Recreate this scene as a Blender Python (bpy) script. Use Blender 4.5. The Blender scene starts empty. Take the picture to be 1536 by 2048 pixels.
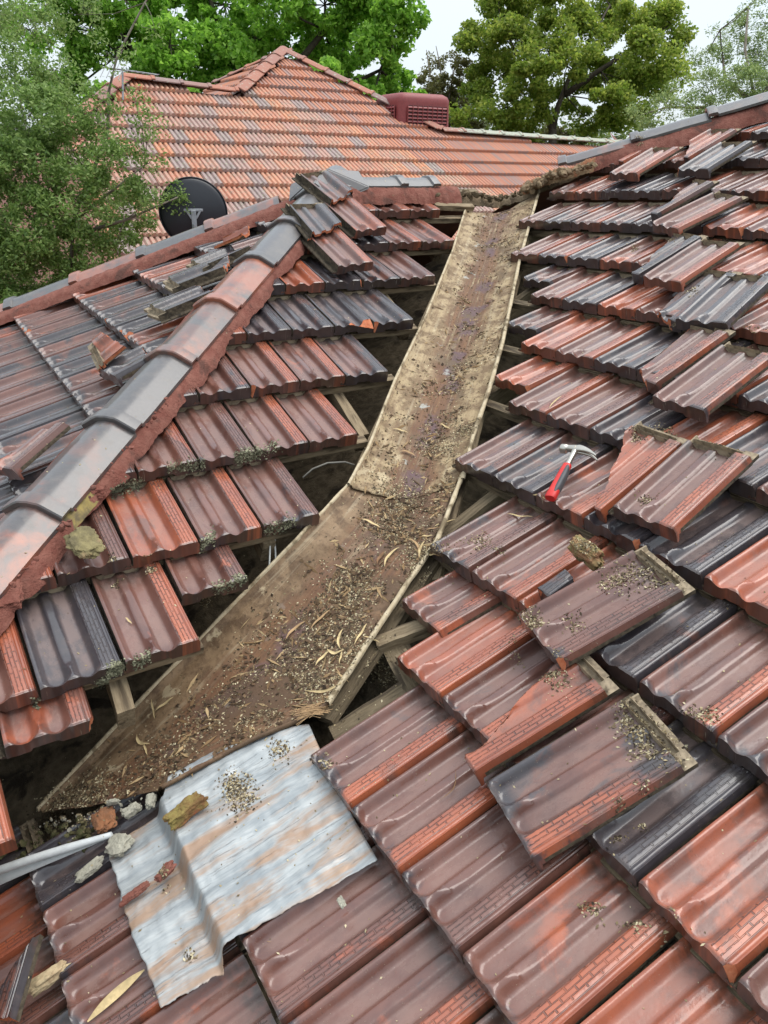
import bpy, bmesh, math, random
import numpy as np
from mathutils import Vector, Matrix
from mathutils import noise as mnoise
random.seed(7); rng = np.random.default_rng(7)
SC = bpy.context.scene
COL = SC.collection
# ------------------------------------------------------------------ camera, sky, sun, exposure
W = 0.212                      # cover width of one roof tile (m)
EYE = np.array([0.0, 0.0, 4.7])
YAW, PITCH, ROLL, FPX = -0.5453434, 0.4312726, 0.0213986, 1517.675
def cam_axes():
    cy, sy, cp, sp = math.cos(YAW), math.sin(YAW), math.cos(PITCH), math.sin(PITCH)
    f = np.array([cy*cp, sy*cp, -sp]); r = np.array([sy, -cy, 0.0]); u = np.cross(r, f)
    c, s = math.cos(ROLL), math.sin(ROLL)
    return np.array([c*r + s*u, -s*r + c*u, f])
CM = cam_axes()
cam = bpy.data.cameras.new('camera'); camo = bpy.data.objects.new('camera', cam); COL.objects.link(camo)
camo.matrix_world = Matrix(((CM[0][0], CM[1][0], -CM[2][0], 0), (CM[0][1], CM[1][1], -CM[2][1], 0), (CM[0][2], CM[1][2], -CM[2][2], EYE[2]), (0, 0, 0, 1)))
cam.sensor_fit = 'VERTICAL'; cam.sensor_height = 36; cam.lens = FPX/2048*36; cam.clip_start = 0.02; cam.clip_end = 2000
SC.camera = camo

SUN_EL, SUN_AZ = math.radians(68), math.radians(-105)     # azimuth measured from +X, counter-clockwise
world = bpy.data.worlds.new('World'); SC.world = world; world.use_nodes = True
nt = world.node_tree; nt.nodes.clear()
wo = nt.nodes.new('ShaderNodeOutputWorld'); bg = nt.nodes.new('ShaderNodeBackground')
sky = nt.nodes.new('ShaderNodeTexSky'); sky.sky_type = 'NISHITA'; sky.sun_disc = False
sky.sun_elevation = SUN_EL; sky.sun_rotation = math.radians(90) - SUN_AZ
sky.air_density = 1.0; sky.dust_density = 2.0
tc = nt.nodes.new('ShaderNodeTexCoord'); mp = nt.nodes.new('ShaderNodeMapping'); mp.inputs['Scale'].default_value = (1, 1, 2.6)
nz = nt.nodes.new('ShaderNodeTexNoise'); nz.inputs['Scale'].default_value = 2.3; nz.inputs['Detail'].default_value = 6; nz.inputs['Roughness'].default_value = .55
cr = nt.nodes.new('ShaderNodeValToRGB'); cr.color_ramp.elements[0].position = .30; cr.color_ramp.elements[1].position = .62
cr.color_ramp.elements[0].color = (.70, .70, .70, 1); cr.color_ramp.elements[1].color = (1, 1, 1, 1)
mx = nt.nodes.new('ShaderNodeMix'); mx.data_type = 'RGBA'; mx.inputs['B'].default_value = (3.40, 3.72, 3.95, 1)
L = nt.links.new
L(tc.outputs['Generated'], mp.inputs['Vector']); L(mp.outputs[0], nz.inputs['Vector']); L(nz.outputs['Fac'], cr.inputs['Fac'])
L(cr.outputs['Color'], mx.inputs['Factor']); L(sky.outputs[0], mx.inputs['A']); sz = nt.nodes.new('ShaderNodeSeparateXYZ'); L(tc.outputs['Generated'], sz.inputs[0])
ov = nt.nodes.new('ShaderNodeMath'); ov.operation = 'MULTIPLY_ADD'; ov.use_clamp = False; ov.inputs[1].default_value = .80; ov.inputs[2].default_value = .89   # an overcast sky is brighter overhead
mz = nt.nodes.new('ShaderNodeMath'); mz.operation = 'MAXIMUM'; mz.inputs[1].default_value = 0.0; L(sz.outputs[2], mz.inputs[0]); L(mz.outputs[0], ov.inputs[0])
vm = nt.nodes.new('ShaderNodeVectorMath'); vm.operation = 'SCALE'; L(mx.outputs['Result'], vm.inputs[0]); L(ov.outputs[0], vm.inputs['Scale']); L(vm.outputs[0], bg.inputs['Color'])
bg.inputs['Strength'].default_value = 0.10
L(bg.outputs[0], wo.inputs[0])
sl = bpy.data.lights.new('sun', 'SUN'); sl.energy = 1.05; sl.angle = math.radians(50); sl.color = (1.0, .96, .90)
so = bpy.data.objects.new('sun', sl); COL.objects.link(so)
sd = Vector((math.cos(SUN_AZ)*math.cos(SUN_EL), math.sin(SUN_AZ)*math.cos(SUN_EL), math.sin(SUN_EL)))
so.rotation_euler = sd.to_track_quat('Z', 'Y').to_euler(); so.location = (0, 0, 30)
SC.view_settings.view_transform = 'Standard'; SC.view_settings.look = 'None'
SC.view_settings.exposure = 1.45; SC.view_settings.gamma = 1.0; SC.view_settings.use_curve_mapping = False

# ------------------------------------------------------------------ geometry of the place
def ray(x, y): return np.array([(x-768)/FPX, -(y-1024)/FPX, 1.0]) @ CM
def pix(P):
    c = (np.asarray(P)-EYE) @ CM.T
    return 768+FPX*c[0]/c[2], 1024-FPX*c[1]/c[2], c[2]
TH = 0.4063168; CT, ST, TT = math.cos(TH), math.sin(TH), math.tan(TH)
GA = 1.6082157*W               # gauge of the courses
E1 = np.array([1., 0, 0]); E2 = np.array([0, -1., 0]); UZ = np.array([0, 0, 1.])
class Plane:
    def __init__(s, o, S, U, warp=None):
        s.o, s.S, s.U = np.array(o, float), np.array(S, float), np.array(U, float)
        n = np.cross(s.S, s.U); s.n = n if n[2] > 0 else -n; s.n /= np.linalg.norm(s.n); s.warp = warp
    def P(s, a, r, h=0.0, warp=True):
        if s.warp and warp: a, r = s.warp(a, r)
        return s.o + a*W*s.S + r*GA*s.U + h*s.n
    def hit(s, x, y, h=0.0):
        v = ray(x, y); k = (s.n @ (s.o + s.n*h - EYE))/(s.n @ v); return EYE + v*k
    def sr(s, x, y, h=0.0):
        d = s.hit(x, y, h) - s.o; return d@s.S/W, d@s.U/GA
def quad(c, a, r):
    a = max(-12, min(8, a))/10; r = max(-3, min(11, r))/10
    return c[0]+c[1]*a+c[2]*r+c[3]*a*a+c[4]*a*r+c[5]*r*r
def wR(a, r):
    ds = quad([-0.017, -0.358, 0.572, 0.593, 0.686, -1.298], a, r); dr = quad([-0.033, 0.254, -0.053, -0.372, -0.242, 0.703], a, r)
    return a + max(ds, -.6), r + min(dr, .5)
def wL(a, r):
    return a + quad([-0.012, -0.034, 0.362, -0.341, 0.177, 0.21], a, r), r + quad([-0.037, 0.198, 0.019, -0.272, 0.104, 0.132], a, r)
oR = np.array([6.360279, -2.963476, -6.359681])*W + EYE
oL = np.array([8.255877, -0.327760, -5.645590])*W + EYE
PR = Plane(oR, -E1, CT*E2 + ST*UZ, wR)       # the right-hand roof face
PL = Plane(oL, E2, CT*E1 + ST*UZ, wL)        # the face left of the valley
KH = 9.88*W                                  # near hip: x + y = KH
hipz = lambda x: oL[2] + TT*(x - oL[0])
HX = 19.9*W; PEAK = np.array([HX, KH-HX, hipz(HX)])
PQ = Plane([15*W, KH-15*W, hipz(15*W)], -E1, CT*E2 + ST*UZ)   # the face beyond the near hip
# far hip of that face, fitted to the ridge seen against the neighbour's roof
FH2 = PQ.o + 0; 
def onQ(x, y): return np.array([x, y, PQ.o[2] - TT*(y - PQ.o[1])])
FARHIP = onQ(24.9*W, -1.0*W)

# ------------------------------------------------------------------ helpers
def link(name, me, mat=None, parent=None, loc=None):
    o = bpy.data.objects.new(name, me); COL.objects.link(o)
    if mat is not None:
        for m in (mat if isinstance(mat, (list, tuple)) else [mat]):
            if me.materials.find(m.name) < 0: me.materials.append(m)
    if parent is not None: o.parent = parent
    return o
def mesh(name, verts, faces, smooth=False, angle=None):
    me = bpy.data.meshes.new(name); me.from_pydata([tuple(map(float, v)) for v in verts], [], faces); me.update()
    if smooth: me.shade_smooth()
    if angle: me.shade_smooth(); me.set_sharp_from_angle(angle=math.radians(angle))
    return me
def thing(name, label, cat, loc=(0, 0, 0), group=None):
    o = bpy.data.objects.new(name, None); COL.objects.link(o); o.location = Vector(loc); o.empty_display_size = .1
    o['label'] = label; o['category'] = cat
    if group: o['group'] = group
    return o
def tag(o, label, cat, group=None):
    o['label'] = label; o['category'] = cat
    if group: o['group'] = group
    return o
def keep(o, parent):            # parent while keeping world coordinates of a thing that is an Empty
    o.parent = parent; o.matrix_parent_inverse = Matrix.Translation(parent.location).inverted()
    return o
def mat4(X, Y, Z, o):
    return Matrix(((X[0], Y[0], Z[0], o[0]), (X[1], Y[1], Z[1], o[1]), (X[2], Y[2], Z[2], o[2]), (0, 0, 0, 1)))
def unit(v): v = np.asarray(v, float); return v/np.linalg.norm(v)
def box_mesh(name, size, jit=0.0, bevel=.002):
    bm = bmesh.new(); bmesh.ops.create_cube(bm, size=1)
    bmesh.ops.scale(bm, vec=size, verts=bm.verts)
    if jit:
        bmesh.ops.subdivide_edges(bm, edges=[e for e in bm.edges if e.calc_length() > max(size)*.6], cuts=7)
        for v in bm.verts: v.co += Vector([random.uniform(-jit, jit) for _ in range(3)])
    elif bevel: bmesh.ops.bevel(bm, geom=bm.edges[:], offset=bevel, segments=1, affect='EDGES')
    me = bpy.data.meshes.new(name); bm.to_mesh(me); bm.free(); return me
def beam(name, a, b, up, w, h, mat, parent, jit=.002):
    a, b = np.array(a), np.array(b); X = unit(b-a); Z = unit(np.array(up) - X*(X@np.array(up))); Y = np.cross(Z, X)
    me = box_mesh(name, (np.linalg.norm(b-a), w, h), jit)
    o = link(name, me, mat, parent); o.matrix_world = mat4(X, Y, Z, (a+b)/2); return o
def tube_verts(path, rad, n=8):
    vs, fs = [], []; path = [np.array(p, float) for p in path]
    for i, p in enumerate(path):
        d = unit(path[min(i+1, len(path)-1)] - path[max(i-1, 0)])
        a = unit(np.cross(d, [0.31, .17, .93] if abs(d[2]) < .9 else [1, 0, .1])); b = np.cross(d, a)
        r = rad[i] if hasattr(rad, '__len__') else rad
        for k in range(n): t = 2*math.pi*k/n; vs.append(p + r*(math.cos(t)*a + math.sin(t)*b))
    for i in range(len(path)-1):
        for k in range(n): fs.append((i*n+k, i*n+(k+1) % n, (i+1)*n+(k+1) % n, (i+1)*n+k))
    fs.append(tuple(range(n))[::-1]); fs.append(tuple((len(path)-1)*n+k for k in range(n)))
    return vs, fs
def tube(name, path, rad, mat, parent=None, n=8):
    v, f = tube_verts(path, rad, n); return link(name, mesh(name, v, f, angle=50), mat, parent)
def sm(x, a, b):
    t = np.clip((x-a)/(b-a), 0, 1); return t*t*(3-2*t)

# ------------------------------------------------------------------ materials
class NT:
    def __init__(s, name):
        s.m = bpy.data.materials.new(name); s.m.use_nodes = True; s.t = s.m.node_tree
        s.b = s.t.nodes['Principled BSDF']; s.out = s.t.nodes['Material Output']
    def n(s, typ, **k):
        x = s.t.nodes.new('ShaderNode'+typ)
        for a, v in k.items(): setattr(x, a, v)
        return x
    def l(s, a, b): s.t.links.new(a, b)
    def put(s, sock, v):
        if isinstance(v, bpy.types.NodeSocket): s.l(v, sock)
        else: sock.default_value = v
    def math(s, op, a, b=0.0, c=0.0, clamp=False):
        x = s.n('Math', operation=op, use_clamp=clamp)
        for i, v in enumerate((a, b, c)): s.put(x.inputs[i], v)
        return x.outputs[0]
    def mix(s, f, a, b, blend='MIX'):
        x = s.n('Mix', data_type='RGBA', blend_type=blend); s.put(x.inputs['Factor'], f)
        s.put(x.inputs['A'], a if isinstance(a, bpy.types.NodeSocket) else (*a, 1)); s.put(x.inputs['B'], b if isinstance(b, bpy.types.NodeSocket) else (*b, 1))
        return x.outputs['Result']
    def noise(s, vec=None, scale=5, detail=3, rough=.5, dist=0, dims='3D', w=None):
        x = s.n('TexNoise', noise_dimensions=dims)
        if vec is not None: s.l(vec, x.inputs['Vector'])
        x.inputs['Scale'].default_value = scale; x.inputs['Detail'].default_value = detail
        x.inputs['Roughness'].default_value = rough; x.inputs['Distortion'].default_value = dist
        if w is not None: s.put(x.inputs['W'], w)
        return x.outputs['Fac']
    def ramp(s, f, lo, hi):
        x = s.n('MapRange', interpolation_type='SMOOTHSTEP'); s.put(x.inputs['Value'], f)
        x.inputs['From Min'].default_value = lo; x.inputs['From Max'].default_value = hi; return x.outputs[0]
    def mapv(s, vec, scale=(1, 1, 1), loc=(0, 0, 0)):
        x = s.n('Mapping'); s.l(vec, x.inputs['Vector']); x.inputs['Scale'].default_value = scale; x.inputs['Location'].default_value = loc; return x.outputs[0]
    def bump(s, h, strength=.5, dist=.002, normal=None):
        x = s.n('Bump'); x.inputs['Strength'].default_value = strength; x.inputs['Distance'].default_value = dist; s.l(h, x.inputs['Height'])
        if normal is not None: s.l(normal, x.inputs['Normal'])
        return x.outputs[0]
    def fin(s, col=None, rough=None, normal=None, spec=None, metal=None):
        for k, v in (('Base Color', col), ('Roughness', rough), ('Normal', normal), ('Specular IOR Level', spec), ('Metallic', metal)):
            if v is None: continue
            if k == 'Base Color' and not isinstance(v, bpy.types.NodeSocket): v = (*v, 1)
            s.put(s.b.inputs[k], v)
        return s.m

def mat_glaze():
    s = NT('glazed_terracotta'); uv = s.n('TexCoord').outputs['UV']; oi = s.n('ObjectInfo')
    oc = s.n('SeparateColor'); s.l(oi.outputs['Color'], oc.inputs[0]); org, drk, seed = oc.outputs; band = oi.outputs['Alpha']
    sx = s.n('SeparateXYZ'); s.l(uv, sx.inputs[0]); u, v = sx.outputs[0], sx.outputs[1]
    off = s.n('CombineXYZ'); s.l(s.math('MULTIPLY', seed, 37.0), off.inputs[0]); s.l(s.math('MULTIPLY', seed, 91.0), off.inputs[1]); s.l(s.math('MULTIPLY', seed, 13.0), off.inputs[2])
    va = s.n('VectorMath', operation='ADD'); s.l(uv, va.inputs[0]); s.l(off.outputs[0], va.inputs[1]); p = va.outputs[0]
    n1 = s.noise(s.mapv(p, (1.0, .50, 1)), 10, 6, .60, .5); n2 = s.noise(s.mapv(p, (1.2, .55, 1), (5, 3, 1)), 9, 6, .62, .4); n3 = s.noise(p, 60, 4, .6)
    inband = s.math('MULTIPLY', s.ramp(u, .150, .160), band)
    o = s.math('ADD', s.math('ADD', n1, s.math('MULTIPLY', s.math('SUBTRACT', n3, .5), .12)), s.math('ADD', s.math('SUBTRACT', org, .5), s.math('MULTIPLY', inband, .42)))
    om = s.ramp(o, .48, .62)
    nose = s.math('SUBTRACT', 1.0, s.ramp(v, 0.0, .045))
    ins = s.math('ADD', s.math('SUBTRACT', drk, .5), s.math('MULTIPLY', nose, .16))
    dm = s.ramp(s.math('ADD', n2, ins), .51, .62)
    brown = s.mix(s.ramp(n1, .3, .7), (.165, .067, .047), (.088, .037, .029))
    orange = s.mix(s.ramp(n2, .3, .7), (.37, .098, .042), (.23, .066, .037))
    col = s.mix(om, brown, orange)
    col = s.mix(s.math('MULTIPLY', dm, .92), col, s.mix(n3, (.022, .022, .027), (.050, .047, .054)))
    spk = s.ramp(s.noise(p, 420, 2, .6), .66, .72)                     # fine dark pits
    col = s.mix(s.math('MULTIPLY', spk, .55), col, (.02, .015, .012))
    du = s.ramp(s.noise(s.mapv(p, (1, 1, 1), (2, 9, 0)), 26, 4, .65), .50, .78)   # thin dust film
    col = s.mix(s.math('MULTIPLY', du, .22), col, (.20, .13, .10))
    lap = s.math('MULTIPLY', s.ramp(v, .270, .335), s.ramp(s.noise(p, 38, 4, .6), .30, .62)); col = s.mix(s.math('MULTIPLY', lap, .7), col, (.030, .023, .016))   # grime, with the shade under the next course's nose painted in
    edg = s.math('MULTIPLY', s.math('SUBTRACT', 1.0, s.ramp(v, .0, .010)), s.ramp(s.noise(p, 40, 4, .6), .22, .55)); col = s.mix(s.math('MULTIPLY', edg, .72), col, (.040, .024, .018))  # dark burnt nose edge, with the nose's shade added to its colour
    pan = s.math('MAXIMUM', s.math('SUBTRACT', 1.0, s.ramp(s.math('ABSOLUTE', s.math('SUBTRACT', u, .0435)), .012, .027)), s.math('SUBTRACT', 1.0, s.ramp(s.math('ABSOLUTE', s.math('SUBTRACT', u, .119)), .011, .026)))
    pan = s.math('MULTIPLY', s.math('MULTIPLY', pan, s.ramp(v, .018, .05)), s.ramp(s.noise(s.mapv(p, (1, .5, 1), (4, 4, 0)), 20, 5, .65), .28, .62))
    col = s.mix(s.math('MULTIPLY', pan, .42), col, (.27, .185, .16))            # pale sky sheen painted onto the dusty pans
    lsp = s.ramp(s.noise(s.mapv(p, (1, 1, 1), (7, 7, 0)), 330, 2, .6), .70, .74); lsp = s.math('MULTIPLY', lsp, s.ramp(s.noise(p, 12, 3), .40, .60))
    col = s.mix(s.math('MULTIPLY', lsp, .8), col, (.44, .38, .27))
    # raised key pattern on the flat band: staggered short bars joined by cross joints
    q = s.math('DIVIDE', s.math('SUBTRACT', u, .1555), .0100)
    kcol = s.math('FLOOR', q); fu = s.math('FRACT', q)
    ph = s.math('FRACT', s.math('ADD', s.math('DIVIDE', v, .036), s.math('MULTIPLY', s.math('MODULO', kcol, 2.0), .5)))
    du_ = s.math('ABSOLUTE', s.math('SUBTRACT', fu, .5))
    line = s.ramp(du_, .34, .43)
    brk = s.ramp(s.math('ABSOLUTE', s.math('SUBTRACT', ph, .5)), .425, .375)
    full = s.ramp(q, 2.6, 2.7)
    line = s.math('MULTIPLY', line, s.math('MAXIMUM', brk, full))
    cross = s.math('MULTIPLY', s.ramp(s.math('ABSOLUTE', s.math('SUBTRACT', ph, .5)), .435, .465), s.math('SUBTRACT', 1.0, full))
    cross = s.math('MULTIPLY', cross, s.ramp(v, .045, .05))
    pat = s.math('MAXIMUM', line, cross)
    inb = s.math('MULTIPLY', s.ramp(q, -.5, -.45), s.math('SUBTRACT', 1.0, s.ramp(q, 3.1, 3.2)))
    inb = s.math('MULTIPLY', inb, s.math('MULTIPLY', s.ramp(v, .006, .010), s.math('SUBTRACT', 1.0, s.ramp(v, .335, .34))))
    pat = s.math('MULTIPLY', pat, inb)
    col = s.mix(s.math('MULTIPLY', s.math('MULTIPLY', pat, s.ramp(s.noise(p, 22, 3), .32, .62)), .65), col, (.035, .02, .018))
    h = s.math('SUBTRACT', s.math('ADD', s.math('ADD', s.math('MULTIPLY', lsp, .25), s.math('MULTIPLY', n3, .26)), s.math('MULTIPLY', s.noise(p, 14, 3), .8)), s.math('MULTIPLY', pat, 1.0))
    nrm = s.bump(h, 1.0, .0022)
    rg = s.math('ADD', .34, s.math('ADD', s.math('MULTIPLY', n3, .18), s.math('ADD', s.math('MULTIPLY', pan, .25), s.math('MULTIPLY', du, .25))))
    s.l(s.math('SUBTRACT', .8, s.math('MULTIPLY', pan, .35)), s.b.inputs['Coat Weight'])
    s.fin(col, rg, nrm, .35); s.put(s.b.inputs['Coat Roughness'], s.math('ADD', .12, s.math('MULTIPLY', s.math('ADD', du, pan), .20))); s.b.inputs['Coat IOR'].default_value = 1.55; s.l(nrm, s.b.inputs['Coat Normal'])
    return s.m
def mat_simple(name, c1, c2, scale=20, rough=.8, bump=.4, bdist=.004, c3=None, stretch=(1, 1, 1), spec=.3, detail=5, coords='Object', fine=None):
    s = NT(name); co = s.n('TexCoord').outputs[coords]; p = s.mapv(co, stretch)
    n = s.noise(p, scale, detail, .6); col = s.mix(s.ramp(n, .3, .7), c1, c2)
    n2 = s.noise(p, scale*.31, 4, .6, .5)
    if c3 is not None: col = s.mix(s.ramp(n2, .52, .66), col, c3)
    h = n
    if fine: h = s.math('ADD', n, s.math('MULTIPLY', s.noise(p, fine, 3, .6), .5))
    return s.fin(col, rough, s.bump(h, bump, bdist), spec)
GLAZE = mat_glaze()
CLAY = mat_simple('dirty_unglazed_clay', (.16, .125, .085), (.33, .26, .175), 45, .92, .8, .003, (.065, .050, .032), detail=6)
CHAN = mat_simple('dirty_shaded_channel', (.040, .031, .021), (.095, .075, .050), 70, .95, 1.0, .003, (.020, .016, .012), fine=220)  # channel dirt, darkened to put the seam shade into the colour
RAW = mat_simple('raw_broken_clay', (.42, .115, .050), (.55, .20, .10), 60, .9, .8, .003)
WOOD = mat_simple('weathered_timber', (.28, .215, .135), (.17, .125, .075), 14, .85, .6, .003, (.09, .065, .04), stretch=(1, 8, 8), fine=120)
WOODD = mat_simple('dirty_timber', (.19, .145, .09), (.10, .075, .045), 14, .9, .7, .004, (.055, .04, .025), stretch=(1, 8, 8), fine=120)
MORTAR = mat_simple('red_pointing_mortar', (.17, .058, .042), (.23, .095, .070), 24, .95, 1.0, .010, (.11, .05, .038), fine=130)
OCHRE = mat_simple('ochre_bedding_mortar', (.34, .26, .09), (.22, .17, .08), 40, .95, .9, .005, (.15, .12, .07))
GREYM = mat_simple('grey_mortar_lump', (.36, .34, .27), (.25, .235, .19), 40, .95, .9, .004, (.16, .15, .11), fine=160)
SOIL = mat_simple('brown_silt', (.105, .072, .040), (.17, .125, .075), 50, .95, 1.0, .008, (.055, .040, .024), fine=220)
VOID = mat_simple('dusty_ceiling_litter', (.075, .058, .036), (.16, .125, .08), 25, .97, 1.0, .01, (.03, .022, .014), fine=150)

def mat_cap():
    s = NT('glazed_cap'); co = s.n('TexCoord').outputs['Object']; oi = s.n('ObjectInfo')
    oc = s.n('SeparateColor'); s.l(oi.outputs['Color'], oc.inputs[0]); org, drk, seed = oc.outputs
    off = s.n('CombineXYZ'); s.l(s.math('MULTIPLY', seed, 37.0), off.inputs[0]); s.l(s.math('MULTIPLY', seed, 71.0), off.inputs[1])
    va = s.n('VectorMath', operation='ADD'); s.l(co, va.inputs[0]); s.l(off.outputs[0], va.inputs[1]); p = va.outputs[0]
    n1 = s.noise(p, 6, 5, .6, .4); n2 = s.noise(s.mapv(p, loc=(3, 5, 1)), 7, 5, .6, .4); n3 = s.noise(p, 70, 4, .6)
    om = s.ramp(s.math('ADD', n1, s.math('SUBTRACT', org, .5)), .44, .66); dm = s.ramp(s.math('ADD', n2, s.math('SUBTRACT', drk, .5)), .42, .60)
    col = s.mix(om, (.120, .066, .054), (.27, .085, .045)); col = s.mix(s.math('MULTIPLY', dm, .9), col, s.mix(n3, (.040, .040, .042), (.085, .082, .080)))
    spk = s.ramp(s.noise(p, 160, 2, .6), .68, .74); col = s.mix(s.math('MULTIPLY', spk, .6), col, (.025, .02, .015))
    du = s.ramp(s.noise(p, 18, 5, .65), .5, .75); col = s.mix(s.math('MULTIPLY', du, .22), col, (.34, .29, .24))
    s.b.inputs['Coat Weight'].default_value = .7; s.b.inputs['Coat Roughness'].default_value = .28
    return s.fin(col, s.math('ADD', .36, s.math('MULTIPLY', du, .3)), s.bump(n3, .35, .002), .5)
CAPM = mat_cap()
def mat_gutter(low):
    s = NT('rusted_silty_steel_%s' % ('lower' if low else 'upper')); uv = s.n('TexCoord').outputs['UV']; ob = s.n('TexCoord').outputs['Object']
    sx = s.n('SeparateXYZ'); s.l(uv, sx.inputs[0]); u, v = sx.outputs[0], sx.outputs[1]
    big = s.noise(ob, 5, 5, .6, .4); mid = s.noise(ob, 14, 6, .65, .3); fin = s.noise(ob, 90, 4, .65)
    st = s.noise(s.mapv(uv, (26, 2.2, 1)), 1, 5, .6, .2)
    uu = s.math('ADD', u, s.math('MULTIPLY', s.math('SUBTRACT', big, .5), .55))
    col = s.mix(s.ramp(mid, .42, .60), *(((.215, .140, .078), (.110, .066, .036)) if low else ((.34, .25, .14), (.165, .108, .058))))                      # pale dried silt
    st2 = s.noise(s.mapv(uv, (16, 1.3, 1), (3, 1, 0)), 1, 6, .65, .5); col = s.mix(s.math('MULTIPLY', s.ramp(st2, .50, .64), .6), col, (.17, .105, .055)); col = s.mix(s.math('MULTIPLY', s.ramp(st2, .44, .34), .4), col, (.40, .33, .22))
    rust = s.mix(s.ramp(st, .3, .7), (.085, .038, .024), (.170, .088, .042))
    cen = s.math('MULTIPLY', s.ramp(uu, .22, .36), s.math('SUBTRACT', 1.0, s.ramp(uu, *((.80, 1.1) if low else (.60, .74)))))
    col = s.mix(s.math('MULTIPLY', cen, s.ramp(st, .30, .50)), col, rust)
    pur = s.math('MULTIPLY', s.math('MULTIPLY', s.ramp(uu, .40, .47), s.math('SUBTRACT', 1.0, s.ramp(uu, .55, .63))), s.ramp(s.noise(ob, 6, 3, .5), .46, .58))
    col = s.mix(s.math('MULTIPLY', pur, .75), col, (.100, .062, .075))
    wet = s.math('MULTIPLY', s.ramp(s.noise(ob, 6, 6, .65, .6), *((.44, .56) if low else (.52, .66))), s.ramp(uu, *((.34, .5) if low else (.1, .4))))
    col = s.mix(s.math('MULTIPLY', wet, .85), col, (.085, .050, .028) if low else (.12, .08, .045))
    zn = s.math('MULTIPLY', s.ramp(s.noise(s.mapv(ob, (1, 1, 1), (4, 4, 4)), 9, 5, .6), .64, .69), s.math('SUBTRACT', 1.0, s.ramp(s.math('ABSOLUTE', s.math('SUBTRACT', u, .42)), .12, .22)))
    col = s.mix(s.math('MULTIPLY', zn, .8 if not low else .15), col, (.34, .34, .31))
    pale = s.ramp(s.noise(s.mapv(ob, (1, 1, 1), (8, 1, 2)), 11, 5, .6), .62, .67)
    col = s.mix(s.math('MULTIPLY', pale, s.math('MULTIPLY', s.math('SUBTRACT', 1.0, cen), .75)), col, (.44, .35, .22))
    col = s.mix(s.math('MULTIPLY', s.ramp(fin, .56, .68), .7), col, (.07, .045, .025))
    h = s.math('ADD', s.math('MULTIPLY', mid, .7), s.math('MULTIPLY', fin, .5))
    return s.fin(col, s.math('ADD', .50, s.math('MULTIPLY', mid, .35)), s.bump(h, .9, .004), .35)
GUT = [mat_gutter(False), mat_gutter(True)]
def mat_galv():
    s = NT('rust_streaked_galvanised_sheet'); uv = s.n('TexCoord').outputs['UV']
    a = s.noise(s.mapv(uv, (2.2, 13, 1)), 1, 6, .62, .5); b = s.noise(s.mapv(uv, (5, 30, 1), (3, 2, 0)), 1, 6, .7, .3); c = s.noise(s.mapv(uv, (5, 120, 1)), 1, 3, .6); wr = s.noise(s.mapv(uv, (14, 34, 1), (1, 5, 2)), 1, 3, .5, 1.2)
    col = s.mix(s.ramp(b, .35, .65), (.245, .265, .275), (.395, .41, .405))
    col = s.mix(s.math('MULTIPLY', s.ramp(a, .46, .60), .9), col, s.mix(b, (.36, .275, .195), (.30, .145, .075)))
    sc_ = s.ramp(c, .61, .66); col = s.mix(s.math('MULTIPLY', sc_, .5), col, (.22, .22, .22))
    return s.fin(col, .42, s.bump(s.math('ADD', s.math('MULTIPLY', wr, 1.1), s.math('SUBTRACT', s.math('MULTIPLY', b, .6), s.math('MULTIPLY', sc_, .5))), .8, .003), .5, .15)
GALV = mat_galv()
def plain(name, c, rough=.5, metal=0, spec=.5):
    s = NT(name); n = s.noise(s.n('TexCoord').outputs['Object'], 30, 4, .6)
    return s.fin(s.mix(s.ramp(n, .35, .7), c, tuple(x*.82 for x in c)), rough, s.bump(n, .12, .002), spec, metal)
def mat_leaf(name, c1, c2, c3, trans=.35, rough=.45):
    s = NT(name); g = s.n('NewGeometry'); r = g.outputs['Random Per Island']
    cr = s.n('ValToRGB'); s.l(r, cr.inputs[0]); e = cr.color_ramp.elements; e[0].color = (*c1, 1); e[1].color = (*c3, 1); e[1].position = 1; m = e.new(.5); m.color = (*c2, 1)
    s.fin(cr.outputs[0], rough, None, .35)
    t = s.n('BsdfTranslucent'); s.l(cr.outputs[0], t.inputs[0]); mxs = s.n('MixShader'); mxs.inputs[0].default_value = trans
    s.l(s.b.outputs[0], mxs.inputs[1]); s.l(t.outputs[0], mxs.inputs[2]); s.l(mxs.outputs[0], s.out.inputs[0]); return s.m
BARK = mat_simple('grey_bark', (.10, .085, .065), (.19, .165, .13), 12, .9, .8, .01)
DARKBARK = mat_simple('dark_bark', (.035, .028, .02), (.075, .06, .045), 12, .9, .8, .01)

# ------------------------------------------------------------------ the ground
def ground():
    n = 40; xs = np.linspace(-1, 1, n); g = np.sign(xs)*np.abs(xs)**3*600
    v = [(x, y, 0.0) for x in g for y in g]; f = [(i*n+j, (i+1)*n+j, (i+1)*n+j+1, i*n+j+1) for i in range(n-1) for j in range(n-1)]
    o = link('ground', mesh('ground', v, f), mat_simple('lawn', (.035, .06, .018), (.06, .085, .03), 3, .95, .5, .03, (.07, .06, .035)))
    o['kind'] = 'structure'
ground()

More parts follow.
